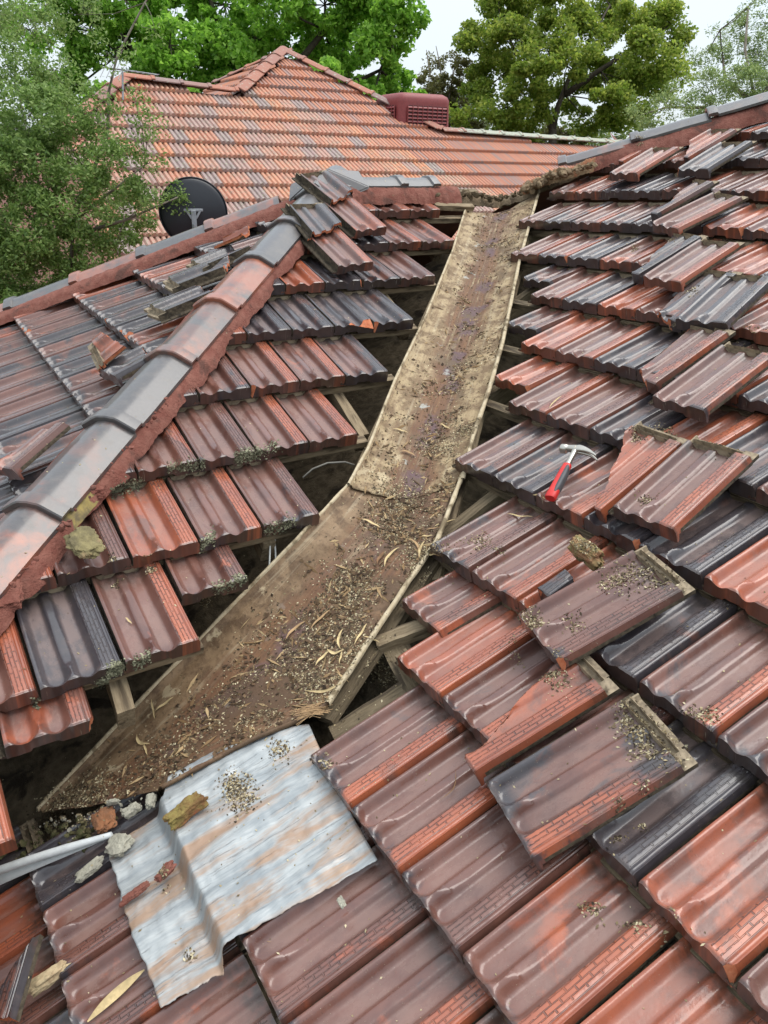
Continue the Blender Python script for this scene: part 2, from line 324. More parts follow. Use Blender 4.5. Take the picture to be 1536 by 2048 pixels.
# ------------------------------------------------------------------ the roof tile
TL = .392; HC = .029; NOSE = .052
ALPHA = math.atan(NOSE/GA)
def tile_height(u, v):
    # two troughs with round ends, thin rib between, raised flat band on the right
    def stad(c, hw):
        y = np.maximum(-(v - (hw - .009)), 0)         # distance before the round end
        y2 = np.maximum(v - .352, 0)
        return np.sqrt((np.maximum(np.abs(u-c) - 0, 0))**2 + y*y)*(y > 0) + np.abs(u-c)*(y == 0) - hw + y2*9
    T = np.zeros_like(u)
    for c, hw in ((.0435, .0375), (.1190, .0365)):
        T = np.maximum(T, sm(-stad(c, hw), -.002, .022))
    h = HC*(1-T) + .0020*T
    rib = np.exp(-((u-.0815)/.0058)**2); low = sm(v, .03, .085)
    h = np.where((u > .065) & (u < .098), np.minimum(h, HC - low*(HC-.0135)), h)
    h = h - .0045*sm(.008-u, 0, .008)
    h = h - sm(.006-v, 0, .006)*.0030
    # band: slightly proud, dropped right edge
    h = np.where(u > .2003, HC-.005-(u-.2003)*2.2, h)
    h = h - .0022*np.exp(-((u-.188)/.0014)**2) - .0022*np.exp(-((u-.1955)/.0014)**2)
    # left interlocking channel
    h = np.where(u < 0, -.012 + .006*(np.abs(np.sin((u+.026)*240)) > .8), h)
    # head: step, cross rib, dropped tab behind the band
    hd = v > .352
    hh = np.where((v > .352) & (v < .358), .019, .002); hh = np.where((v > .372) & (v < .379), .017, hh)
    hh = np.where(u > .158, .015, hh); hh = np.where(u < .008, np.where(u < 0, -.012, .015), hh)
    return np.where(hd, hh, h)
def tile_mesh():
    us = np.concatenate([[-.026, -.019, -.016, -.010, -.007, -.0015], np.arange(0, .156, .0045), [.158, .165, .175, .185, .1865, .188, .1895, .191, .194, .1955, .197, .1995, .2005, .2055]])
    vs = np.concatenate([[0, .0015, .0035, .006], np.arange(.009, .062, .004), np.arange(.068, .345, .023), [.351, .3521, .358, .3581, .371, .3721, .379, .3791, .384, TL]])
    nu, nv = len(us), len(vs); U, V = np.meshgrid(us, vs, indexing='ij'); H = tile_height(U, V)
    zb = -.023 + .010*(sm(U, .052, .060) - sm(U, .118, .126)); zb = np.where(U < 0, -.022, zb)
    B = np.where(V < .012, zb, H-.013); B = np.where(U < 0, -.018, B)
    verts = [(float(U[i, j]), float(V[i, j]), float(H[i, j])) for i in range(nu) for j in range(nv)]
    verts += [(float(U[i, j]), float(V[i, j]) + (0.0015 if j == 0 else 0), float(B[i, j])) for i in range(nu) for j in range(nv)]
    N = nu*nv; idx = lambda i, j: i*nv+j
    F, M = [], []
    def notch(i, j): return vs[j] >= .384 and us[i] > .15
    for i in range(nu-1):
        for j in range(nv-1):
            if notch(i, j): continue
            a, b, c, d = idx(i, j), idx(i+1, j), idx(i+1, j+1), idx(i, j+1)
            m = 3 if us[i] < -.001 else (1 if vs[j] >= .351 else 0)
            F.append((a, b, c, d)); M.append(m); F.append((d+N, c+N, b+N, a+N)); M.append(1)
    def side(p, q, m): F.append((q, p, p+N, q+N)); M.append(m)
    have = lambda i, j: 0 <= i < nu-1 and 0 <= j < nv-1 and not notch(i, j)
    for i in range(nu-1):
        for j in range(nv-1):
            if notch(i, j): continue
            if not have(i, j-1): side(idx(i, j), idx(i+1, j), 0)
            if not have(i, j+1): side(idx(i+1, j+1), idx(i, j+1), 1)
            if not have(i-1, j): side(idx(i, j+1), idx(i, j), 3)
            if not have(i+1, j): side(idx(i+1, j), idx(i+1, j+1), 0 if vs[j] < .02 else 3)  # dark unglazed band side, its shade carried by the material colour
    me = bpy.data.meshes.new('roof_tile'); me.from_pydata(verts, [], F)
    me.polygons.foreach_set('material_index', M)
    uvl = me.uv_layers.new(name='UVMap'); li = np.empty(len(me.loops), dtype=np.int32); me.loops.foreach_get('vertex_index', li)
    va = np.array(verts)[:, :2]; uvl.data.foreach_set('uv', va[li].ravel())
    me.validate(); me.shade_smooth(); me.set_sharp_from_angle(angle=math.radians(48))
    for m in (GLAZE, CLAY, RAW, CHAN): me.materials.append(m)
    return me
TILE = tile_mesh()
def cut_mesh(src, cuts, rough=.004, name='cut_tile'):
    """cuts: list of ((x,y,z) point, (x,y,z) outward normal) in tile coordinates; what lies outward is removed"""
    bm = bmesh.new(); bm.from_mesh(src)
    for co, no in cuts:
        geom = bm.verts[:]+bm.edges[:]+bm.faces[:]
        r = bmesh.ops.bisect_plane(bm, geom=geom, plane_co=co, plane_no=no, clear_outer=True, dist=1e-5)
        es = [e for e in r['geom_cut'] if isinstance(e, bmesh.types.BMEdge) and e.is_boundary]
        if es:
            f = bmesh.ops.holes_fill(bm, edges=es, sides=0)['faces']
            for x in f: x.material_index = 2; x.smooth = False
        if rough:
            nn = Vector(no).normalized()
            for v in {v for x in r['geom_cut'] if isinstance(x, bmesh.types.BMVert) for v in [x]}:
                k = mnoise.noise(v.co*70+Vector(co)*9) + .5*mnoise.noise(v.co*190)
                v.co += -nn*abs(k)*rough*1.6
    me = bpy.data.meshes.new(name); bm.to_mesh(me); bm.free()
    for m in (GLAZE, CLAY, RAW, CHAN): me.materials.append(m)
    return me
def warp_mesh(me, seed, amp=.0016):
    m = me.copy(); o_ = Vector((seed*7.1, seed*3.3, seed)); n = len(m.vertices); co = np.empty(n*3); m.vertices.foreach_get('co', co); co = co.reshape(-1, 3)
    for i in range(n):
        q = Vector((co[i, 0]*9, co[i, 1]*7, 0)) + o_; co[i, 2] += amp*mnoise.noise(q) + .35*amp*mnoise.noise(q*4); co[i, 0] += .5*amp*mnoise.noise(q*2+Vector((5, 0, 0)))
        if co[i, 1] < .02: co[i, 1] += .0018*mnoise.noise(Vector((co[i, 0]*60, seed, 0)))
    m.vertices.foreach_set('co', co.ravel()); m.update(); return m
VAR = [warp_mesh(TILE, k) for k in (1, 2, 3, 4)]
VAR += [cut_mesh(warp_mesh(TILE, 5), [((.196, .0, .0), (1, -.9, .35))], .003), cut_mesh(warp_mesh(TILE, 6), [((.085, .0, .022), (.25, -1, 1.1))], .003), cut_mesh(warp_mesh(TILE, 7), [((.006, .004, .0), (-1, -1.0, .2))], .003)]
def pick_var(): return random.choice(VAR[:4]) if random.random() < .86 else random.choice(VAR[4:])
def tcol(o, org=None, drk=None, band=None):
    """glaze of one tile: share of orange flashing, share of dark glaze, seed, orange band"""
    k = random.random()
    if org is None:
        if k < .30: org, drk = random.uniform(.15, .35), random.uniform(.55, .8)
        elif k < .50: org, drk = random.uniform(.55, .75), random.uniform(.22, .34)
        else: org, drk = random.uniform(.3, .5), random.uniform(.28, .44)
        band = random.choice([0, 0, .3, .7, 1.0]) if k > .2 else 0
    o.color = (org, drk, random.random(), band if band is not None else 0)
def tile_matrix(pl, s, r, dz=0.0, spin=0.0, tilt=0.0, sx=1.0):
    P0 = pl.P(s, r); Px = pl.P(s+1, r); Py = pl.P(s, r+1)
    X = Px-P0; kx = np.linalg.norm(X)/W; X = unit(X); Y = Py-P0; ky = np.linalg.norm(Y)/GA; Y = unit(Y - X*(Y@X)); Z = np.cross(X, Y)
    if Z @ pl.n < 0: Z = -Z
    c, d = math.cos(spin), math.sin(spin); X, Y = c*X + d*Y, -d*X + c*Y
    a = ALPHA + tilt; Y, Z = Y*math.cos(a) - Z*math.sin(a), Z*math.cos(a) + Y*math.sin(a)
    kx = min(1.0, max(.80, kx))*sx; ky = max(1.0, min(1.08, ky))
    o = P0 - Z*HC + pl.n*dz
    return mat4(X*kx, Y*ky, Z, o)

house = thing('house', 'near brick house whose glazed terracotta roof is opened along a rusty valley gutter', 'house', (1.0, 0, 0))
NT_COUNT = {}
def in_view(P, m=230):
    x, y, d = pix(P); return d > .25 and -m < x < 1536+m and -m < y < 2048+m
def lay(pl, s, r, cuts=(), col=None, name='roof_tile', **k):
    M = tile_matrix(pl, s, r, **k); me = pick_var()
    if cuts:
        Mi = M.inverted(); L3 = Mi.to_3x3(); loc = []
        cs = [M @ Vector(c) for c in ((-.03, 0, 0), (.215, 0, 0), (-.03, TL, 0), (.215, TL, 0))]
        for co, no in cuts:
            dd = [(c-Vector(co)).dot(Vector(no)) for c in cs]
            if min(dd) > -.01: return None
            if max(dd) > 0: loc.append((Mi @ Vector(co), (M.to_3x3().transposed() @ Vector(no)).normalized()))
        if loc: me = cut_mesh(VAR[0], loc, .003)
    o = bpy.data.objects.new(name, me); COL.objects.link(o); keep(o, house); o.matrix_world = M if False else M
    o.matrix_basis = M
    if col: tcol(o, *col)
    else: tcol(o)
    return o
jr = lambda a: random.uniform(-a, a)
# --- right-hand face
hipRc = np.array([19*W, 0, 0]); hipRp = np.array([19., -17.37, -0.16])*W + EYE    # a point of the right hip
hipR_n = unit([1, -1, 0])                                                          # outward of the face
cutR = [(hipRp, hipR_n)]
DK, OR, BR, BO, OB = (.2, .72, 0), (.68, .25, .6), (.35, .36, 0), (.36, .34, 1.0), (.5, .5, .8)
Rstart = {-4: -2.5, -3: -2.0, -2: -1.4, -1: .5, 0: 0, 1: -.5, 2: -2, 3: -3.5, 4: -4, 5: -5.5, 6: -7, 7: -9.5, 8: -11, 9: -11.5, 10: -12, 11: -12.5, 12: -13, 13: -13.5, 14: -13, 15: -12.5, 16: -12, 17: -11.5}
Roff = {-4: (-.4, -.25), -3: (-.1, -.22), -2: (0, -.13), -1: (0, -.02)}
Rcol = {(0, 0): (.30, .42, .85), (0, 1): (.28, .40, 1.0), (0, 2): (.36, .36, .1), (0, 3): (.52, .30, 1.0), (1, 0): (.66, .22, 1.0), (1, 1): (.32, .36, .9), (1, 2): (.3, .4, .1),
        (1, 4): (.55, .34, .2), (1, 5): (.42, .30, .6), (2, 0): (.3, .46, .2), (2, 1): (.45, .28, .9), (2, 4): (.3, .42, .9), (2, 5): (.30, .46, 0), (3, 0): (.16, .50, .1), (3, 1): (.12, .62, .3),
        (3, 2): (.45, .22, .6), (4, 0): (.38, .28, .8), (4, 1): (.3, .42, .4), (4, 2): (.12, .74, 0), (5, 0): (.66, .20, .5), (5, 1): (.36, .34, .9), (6, 0): (.42, .26, .5), (6, 1): (.15, .74, 0), (6, 2): (.72, .18, 0),
        (7, 0): (.44, .28, .4), (7, 1): (.3, .5, .9), (7, 2): (.12, .72, 0), (7, 3): (.5, .30, .4), (8, 0): (.38, .32, .2), (8, 1): (.25, .56, .8), (8, 2): (.32, .38, .5), (8, 3): (.26, .5, .3)}
nR = 0
for r in range(-4, 18):
    ds, dr = Roff.get(r, (0, 0)); s0 = Rstart[r]; k = 0
    while True:
        s = s0 + k; k += 1
        if s > 14 or k > 40: break
        P = PR.P(s+.5, r+.5)
        if P[2] > 6.2 or not in_view(P, 1300) or (r < -1 and s > 5): continue
        o = lay(PR, s+ds, r+dr+jr(.006), cutR if r > 6 else (), Rcol.get((r, k-1)), dz=jr(.0015), spin=jr(.006), tilt=jr(.004))
        if o: nR += 1
for (s, r, sp, c) in ((-1.37, 1.36, .0, (.45, .26, .3)), (-4.95, 4.27, .02, (.62, .22, .9)), (-6.5, 5.28, .0, (.3, .5, .4)), (-8.0, 6.36, .02, (.22, .6, .3))):
    P = PR.P(s, r, warp=False)
    w_ = PR.warp; PR.warp = None; o = lay(PR, s, r, (), c, spin=sp, dz=-NOSE*(r % 1)+.002); PR.warp = w_
# --- face left of the valley
hn = unit([1, 1, 0]); hp = np.array([15*W, KH-15*W, hipz(15*W)])
cutL = [(hp, hn*1.0)] if False else None
# the L face lies on the side y < KH - x ... (towards -y); remove what is across the hip (towards +y+x)
cutL = [(hp, unit([1, 1, 0])*1.0)]
ridge_cut = (np.array([HX, 0, 0]), np.array([1., 0, 0]))
Lend = {-6: -4.5, -5: -3, -4: -2.5, -3: -2, -2: -1, -1: -.5, 0: 2, 1: 4.5, 2: 6, 3: 7.5, 4: 9, 5: 10.5, 6: 12, 7: 12.5, 8: 13}
Lcol = {(0, 2): (.36, .34, 1.0), (0, 1): (.10, .78, 0), (0, 0): (.40, .34, 1.0), (-1, -.5): (.52, .26, .9), (1, 4.5): (.26, .46, .3), (1, 3.5): (.30, .40, .9), (1, 2.5): (.62, .24, .6), (1, 1.5): (.30, .40, 0),
        (2, 6): (.46, .30, 1.0), (2, 5): (.34, .30, .95), (2, 4): (.36, .36, 0), (2, 3): (.44, .34, .1), (3, 7.5): (.2, .56, 0), (3, 6.5): (.42, .30, 1.0), (3, 5.5): (.42, .34, .9), (3, 4.5): (.34, .40, .2),
        (4, 9): (.10, .70, 0), (4, 8): (.10, .72, 0), (4, 7): (.12, .70, 0), (4, 6): (.10, .74, 0), (4, 5): (.4, .3, .9), (5, 10.5): (.36, .34, .2), (5, 9.5): (.2, .62, .4), (5, 8.5): (.1, .76, 0), (5, 7.5): (.74, .14, .6), (5, 6.5): (.1, .8, 0),
        (6, 12): (.42, .28, .6), (6, 11): (.46, .36, .6), (6, 10): (.1, .78, 0), (7, 12.5): (.5, .3, .4), (7, 11.5): (.48, .32, .3)}
for r in range(-6, 9):
    for k in range(0, 22):
        e = Lend[r] - k; s = e - 1
        cs = cutL + ([ridge_cut] if r >= 7 else [])
        P = PL.P(s+.5, r+.5)
        if P[0]+P[1] > KH+.18 or not in_view(P, 1400): continue
        lay(PL, s, r+jr(.006), cs, Lcol.get((r, e)), dz=jr(.0015), spin=jr(.006), tilt=jr(.004))
w_ = PL.warp; PL.warp = None
lay(PL, -.5, -.36, ([(PL.P(.42, -.36), unit(PL.S*1.0 - PL.U*.9))]), (.5, .34, .3), dz=-.030)
lay(PL, 1.97, .52, (), (.34, .38, .2), dz=-.024)
PL.warp = w_
# --- face beyond the near hip
cutQ = [(hp, -unit([1, 1, 0]))]
fd = FARHIP - PEAK; fn = unit(np.cross(fd, UZ)); fn = fn if fn[0] > 0 else -fn
cutQ.append((PEAK, fn))
rq = math.floor(-10); 
for r in range(-14, 8):
    for k in range(-62, 30):
        s = k + (.5 if r % 2 else 0)
        P = PQ.P(s+.5, r+.5)
        if not in_view(P, 900) or P[0] < 2.0*W or P[0]+P[1] < KH-.2 or (P-PEAK) @ fn > .2 or P[2] > PEAK[2]+.05: continue
        k_ = random.random()
        c = (.15, random.uniform(.55, .7), 0) if k_ < .58 else ((random.uniform(.3, .45), .42, 0) if k_ < .8 else (.58, .34, .2))
        lay(PQ, s, r-.03, cutQ, c, dz=jr(.0015), spin=jr(.005), tilt=jr(.004))

# ------------------------------------------------------------------ hip and ridge caps, bedding
def cap_mesh(length=.455, hw=.096, ht=.060, name='ridge_tile', flare=True):
    prof = []
    for i in range(15):
        t = -1 + 2*i/14; x = hw*t
        z = ht*(1-abs(t))                                  # sharp inverted V
        z = z - .016*math.exp(-(t/.20)**2) + 0              # rounded crown
        prof.append((x, z))
    st = [(0, .011), (.004, .015), (.030, .015), (.050, .013), (.056, .002), (.15, 0), (.3, 0), (length, -.003)]
    vs, fs = [], []; n = len(prof)
    for (y, t) in st:
        for (x, z) in prof:
            nx_ = np.sign(x)*.45 if abs(x) > .01 else 0; vs.append((x + nx_*t, y, z + t))
    m0 = len(vs)
    for (y, t) in st:
        for (x, z) in prof:
            nx_ = np.sign(x)*.45 if abs(x) > .01 else 0; q = t-.014; vs.append((x + nx_*q*.2, y, z + q))
    for i in range(len(st)-1):
        for j in range(n-1):
            a = i*n+j; fs.append((a, a+1, a+n+1, a+n)); fs.append((m0+a+n, m0+a+n+1, m0+a+1, m0+a))
        fs.append((i*n, (i+1)*n, m0+(i+1)*n, m0+i*n)); fs.append(((i+1)*n+n-1, i*n+n-1, m0+i*n+n-1, m0+(i+1)*n+n-1))
    for j in range(n-1):
        fs.append((j+1, j, m0+j, m0+j+1)); a = (len(st)-1)*n+j; fs.append((a, a+1, m0+a+1, m0+a))
    me = mesh(name, vs, fs, angle=38); me.materials.append(CAPM); return me
CAP = cap_mesh()
def cap(P, D, name='ridge_tile', col=None, lift=0, wide=1.0, roll=0, me=None, parent=None):
    Y = unit(D); X = unit(np.cross(Y, UZ)); Z = np.cross(X, Y)
    if roll: c, s = math.cos(roll), math.sin(roll); X, Z = c*X+s*Z, -s*X+c*Z
    o = bpy.data.objects.new(name, me or CAP); COL.objects.link(o); keep(o, parent or house); o.matrix_basis = mat4(X*wide, Y, Z, np.array(P)+np.array([0, 0, lift]))
    o.color = (*(col or random.choice([(.2, .7), (.6, .4), (.3, .3)])), random.random(), 1); return o
def lumpy_strip(name, pts, inner, outer, zin, zout, mat, parent, side, seed=0, n=140, ragged=.03, bulge=.012, planeN=None):
    """bedding along a line: pts = two end points, side = horizontal unit vector away from the line"""
    a, b = map(np.array, pts); vs, fs = [], []; m = 7
    for i in range(n):
        t = i/(n-1); p = a*(1-t)+b*t
        for j in range(m):
            q = j/(m-1); rag = ragged*(mnoise.noise(Vector((i*.045, seed, 0))) + .35*mnoise.noise(Vector((i*.16, seed, 3))) + .12*mnoise.noise(Vector((i*.6, seed, 3))))
            d = inner + (outer + rag - inner)*q
            z = zin + (zout(d) - zin)*q + bulge*math.sin(q*math.pi) + .006*mnoise.noise(Vector((i*.35, j*.7, seed)))
            if j == m-1: z -= .02
            vs.append(p + side*d + np.array([0, 0, z]))
    for i in range(n-1):
        for j in range(m-1):
            q = i*m+j; fs.append((q, q+1, q+m+1, q+m))
    me = mesh(name, vs, fs, smooth=True)
    o = link(name, me, mat); keep(o, parent); o.matrix_basis = Matrix.Identity(4); return o
# near hip
hipd = unit([1, -1, TT]); H = lambda x, h=0: np.array([x*W, KH-x*W, hipz(x*W)+h])
x = 10.62 - 1.42*6; hipcols = [(.5, .4), (.55, .45), (.56, .46), (.42, .56), (.28, .72), (.54, .46), (.64, .40), (.08, .98), (.38, .64)]
i = 0
while x < 19.2:
    cap(H(x+.02, .012), hipd, 'hip_tile', hipcols[min(max(i-3, 0), 8)]); x += 1.42; i += 1
sideL = unit([-1, -1, 0]); dropL = lambda d: -d/math.sqrt(2)*TT - .002
lumpy_strip('mortar_bedding', (H(2.2), H(19.6)), .06, .120, .006, dropL, MORTAR, house, sideL, 1, 420, .042, .008)
lumpy_strip('ochre_bedding', (H(6.3), H(14)), .04, .098, .012, lambda d: dropL(d)+.008, OCHRE, house, sideL, 4, 200, .02)
lumpy_strip('mortar_bedding', (H(2.2), H(19.6)), .07, .140, .012, dropL, MORTAR, house, -sideL, 7, 260, .03)
# far hip of the same face
fl = np.linalg.norm(fd); fu = fd/fl; nst = int(fl/(2.06*W)) + 2
for i in range(nst):
    p = PEAK + fu*(fl + .2 - .0) if False else PEAK + fu*(.30 + (i+1)*2.04*W)
    cap(p + np.array([0, 0, .012]), -fu, 'hip_tile', [(.55, .5), (.35, .6), (.6, .45), (.35, .6), (.75, .35)][i % 5])
sd_ = unit(np.cross(fu, UZ)); sd_ = sd_ if sd_[0] < 0 else -sd_
def dropQ(d): 
    q = sd_*d; return -TT*q[1] - .002
lumpy_strip('mortar_bedding', (PEAK + fu*.1, PEAK + fu*(fl+.8)), .07, .175, .014, dropQ, MORTAR, house, sd_, 11, 220, .03)
# short ridge right of the peak
Rg = lambda yy, h=0: np.array([HX, yy, PEAK[2]+h])
y0 = PEAK[1]; 
cap(Rg(y0-.50, .012), [0, 1, 0], 'ridge_tile', (.08, .9)); 
cap(Rg(y0-.73, .012), [0, 1., 0], 'ridge_tile', (.10, .85), me=CAP)
lumpy_strip('mortar_bedding', (Rg(y0-.1), Rg(y0-.86)), .07, .150, .010, lambda d: -d*TT, MORTAR, house, np.array([-1., 0, 0]), 21, 160, .03)
# three-way hood on the peak
def hood():
    P = PEAK + np.array([0, 0, .088]); vs, fs = [P], []
    arms = [(-hipd, 1), (fu, 1), (np.array([0, -1., 0]), 1)]
    for k, (d, _) in enumerate(arms):
        d = unit(d); s = unit(np.cross(d, UZ)); e = PEAK + d*.215
        vs += [e + np.array([0, 0, .078]), e + s*.13 - np.array([0, 0, .006]), e - s*.13 - np.array([0, 0, .006])]
    # corner points between arms
    order = [(1, 2, 3), (4, 5, 6), (7, 8, 9)]
    def between(a, b): return (np.array(vs[a])+np.array(vs[b]))/2*.45 + PEAK*.55 - np.array([0, 0, .0])
    c01 = len(vs); vs.append(PEAK + unit(unit(-hipd)+unit(fu))*.13 + np.array([0, 0, -.02]))
    c12 = len(vs); vs.append(PEAK + unit(unit(fu)+np.array([0, -1., 0]))*.13 + np.array([0, 0, -.02]))
    c20 = len(vs); vs.append(PEAK + unit(np.array([0, -1., 0])+unit(-hipd))*.13 + np.array([0, 0, -.02]))
    def side_of(k, c):
        a, b = order[k][1], order[k][2]; return a if np.linalg.norm(np.array(vs[a])-np.array(vs[c])) < np.linalg.norm(np.array(vs[b])-np.array(vs[c])) else b
    for k, (ca, cb) in enumerate(((c01, c20), (c01, c12), (c12, c20))):
        for c in (ca, cb): fs.append((0, order[k][0], side_of(k, c))); fs.append((0, side_of(k, c), c))
    bm = bmesh.new(); bv = [bm.verts.new(tuple(map(float, v))) for v in vs]
    for f in fs: bm.faces.new([bv[q] for q in f])
    bmesh.ops.recalc_face_normals(bm, faces=bm.faces[:])
    if sum(f.normal.z for f in bm.faces) < 0: bmesh.ops.reverse_faces(bm, faces=bm.faces[:])
    r = bmesh.ops.extrude_face_region(bm, geom=bm.faces[:])
    for v in r['geom']:
        if isinstance(v, bmesh.types.BMVert): v.co.z += .013
    bmesh.ops.bevel(bm, geom=[e for e in bm.edges if e.is_manifold], offset=.006, segments=2, affect='EDGES')
    me = bpy.data.meshes.new('ridge_hood'); bm.to_mesh(me); bm.free(); me.shade_smooth(); me.set_sharp_from_angle(angle=.5); me.materials.append(CAPM)
    o = bpy.data.objects.new('ridge_hood', me); COL.objects.link(o); keep(o, house); o.matrix_basis = Matrix.Identity(4); o.color = (.08, .95, .4, 1)
hood()
# right hip
hRd = unit([-1, -1, TT])
HRp = lambda x, h=0: np.array([x*W, (-17.37-(19-x))*W, EYE[2]+(-.16+(19-x)*TT)*W+h])
x = 18.95; i = 0
while x > 5:
    cap(HRp(x, min(.03+.013*i, .085)), hRd, 'hip_tile', [(.58, .55), (.15, .72), (.35, .6), (.4, .5)][i % 4]); x -= 1.40; i += 1
sR = unit([-1, 1, 0])
lumpy_strip('mortar_bedding', (HRp(18.3), HRp(6)), .05, .150, .050, lambda d: -d/math.sqrt(2)*TT, MORTAR, house, sR, 31, 420, .045)

# ------------------------------------------------------------------ timbers
vline = lambda x: -(x + 2.3673)*0       # (kept simple: valley from the two planes)
CV = (PL.n@PL.o/PL.n[2] - PR.n@PR.o/PR.n[2])/TT      # valley: -y = x + CV
def timber(pl, s0, s1, r, h, w, t, m, nm='batten'):
    beam(nm, pl.P(s0, r, h), pl.P(s1, r, h), pl.n, w, t, m, None)
    o = COL.objects[-1]; return o
def left_of_gutter(P, m=6):
    x, y, d = pix(P)
    if y > 980: return y < 1640-(x-76)*1.071-m*2
    return x < 697+(980-y)*.43-m
def add_beam(a, b, up, w, t, m, nm):
    o = beam(nm, a, b, up, w, t, m, None); M = o.matrix_world.copy(); keep(o, house); o.matrix_basis = M; return o
BH, RH = -.083, -.140
for r in range(-3, 9):
    e = Lend.get(r, 0)
    s1 = (-(PL.P(0, r+.06)[1]) + 0)      # end near the valley
    P = PL.P(0, r+.08); ys = -(P[0] + CV); s_v = (P[1]-ys)/W    # where the valley line crosses this course
    st_ = max(-6, (P[1] - (KH - P[0]))/W + .3)
    if r < 0: continue
    se = st_ + .5
    while se < 16 and left_of_gutter(PL.P(se+.1, r+.10, BH), 0): se += .1
    add_beam(PL.P(st_, r+.10, BH), PL.P(se + jr(.05), r+.10, BH), PL.n, .040, .028, WOOD, 'batten')
for k in range(-1, 6):
    s = k*2.75 + .9
    r0, r1 = -3.2, 8
    # stop the rafter at hip and valley
    pts = [PL.P(s, rr/4, RH) for rr in range(int(r0*4), int(r1*4))]
    pts = [p for p in pts if p[0]+p[1] < KH-.12 and left_of_gutter(p, 4)]
    pts = [p for p in pts if p[0] > 1.62]
    if len(pts) > 2: add_beam(pts[0], pts[-1], PL.n, .045, .085, WOOD, 'rafter')
for r in range(0, 9):
    P = PR.P(0, r+.1); xs = -P[1] - CV; s_v = (PR.o[0]-xs)/W
    if r <= 1: s_v += .3
    add_beam(PR.P(s_v + .72 + jr(.1), r+.10, BH), PR.P(min(s_v+9, 9), r+.10, BH), PR.n, .040, .030, WOODD, 'batten')
for k in range(-4, 2):
    s = k*2.75 + .2
    pts = [PR.P(s, rr/4, RH) for rr in range(2, 36)]
    pts = [p for p in pts if p[0] < -p[1]-CV-.16]
    if len(pts) > 2: add_beam(pts[0], pts[-1], PR.n, .045, .085, WOODD, 'rafter')
# valley boards either side of the gutter
def V(x, h): return np.array([x*W, -(x*W+CV), PL.o[2]+TT*(x*W-PL.o[0])+h])
vd = unit([1, -1, TT])
add_beam(V(9.6, -.19)+np.array([-.10, 0, .0]), V(20, -.19)+np.array([-.10, 0, .0]), [0, 0, 1], .05, .10, WOODD, 'valley_rafter')
add_beam(V(10.0, -.125)+np.array([0, .235, 0]), V(19.6, -.125)+np.array([0, .235, 0]), PL.n, .08, .02, WOOD, 'valley_board')
add_beam(V(9.4, -.125)+np.array([-.26, 0, .0]), V(18.6, -.125)+np.array([-.26, 0, .0]), PR.n, .08, .02, WOOD, 'valley_board')
a = PR.hit(650, 1440, -.10); b = PR.hit(900, 1075, -.10); add_beam(a, b, PR.n, .06, .024, WOODD, 'valley_board')
a = PR.hit(700, 1400, -.16); b = PR.hit(770, 1500, -.13); add_beam(PR.hit(668, 1475, -.12), PR.hit(850, 1360, -.12), PR.n, .06, .03, WOODD, 'batten')
add_beam(PR.hit(755, 1290, -.09), PR.hit(900, 1235, -.09), PR.n, .05, .035, WOOD, 'batten')
add_beam(PR.hit(770, 1260, -.13), PR.hit(850, 1400, -.13), PR.n, .08, .05, WOODD, 'rafter')
add_beam(PR.hit(930, 1120, -.12), PR.hit(800, 1130, -.12), PR.n, .05, .03, WOODD, 'batten')
add_beam(PR.hit(860, 905, -.12)+0, PR.hit(1010, 965, -.12), PR.n, .045, .03, WOODD, 'batten')
# ridge end timbers at the head of the valley
add_beam(PL.hit(868, 412, -.03), PL.hit(945, 415, -.03), PL.n, .045, .03, WOOD, 'batten')
# ceiling litter under the opening, house body
def litter():
    n = 90; xs = np.linspace(.5, 4.6, n); ys = np.linspace(-4.2, 1.4, n); vs = []
    for x in xs:
        for y in ys:
            z = min(PL.o[2]+TT*(x-PL.o[0]), PR.o[2]-TT*(y-PR.o[1])) - .34
            z = min(max(z, 3.02), PR.o[2]-TT*(y-PR.o[1]) - .13) + .03*mnoise.noise(Vector((x*5, y*5, 1))) + .02*mnoise.noise(Vector((x*19, y*19, 4)))
            vs.append((x, y, z))
    f = [(i*n+j, (i+1)*n+j, (i+1)*n+j+1, i*n+j+1) for i in range(n-1) for j in range(n-1)]
    o = link('ceiling_litter', mesh('ceiling_litter', vs, f, smooth=True), VOID); keep(o, house); o.matrix_basis = Matrix.Identity(4)
litter()
BRICKM = mat_simple('red_brick', (.24, .09, .06), (.30, .13, .09), 30, .9, .5, .004)
def poly_part(name, pts, mat, par):
    o = link(name, mesh(name, pts, [tuple(range(len(pts)))]), mat); keep(o, par); o.matrix_basis = Matrix.Identity(4); return o
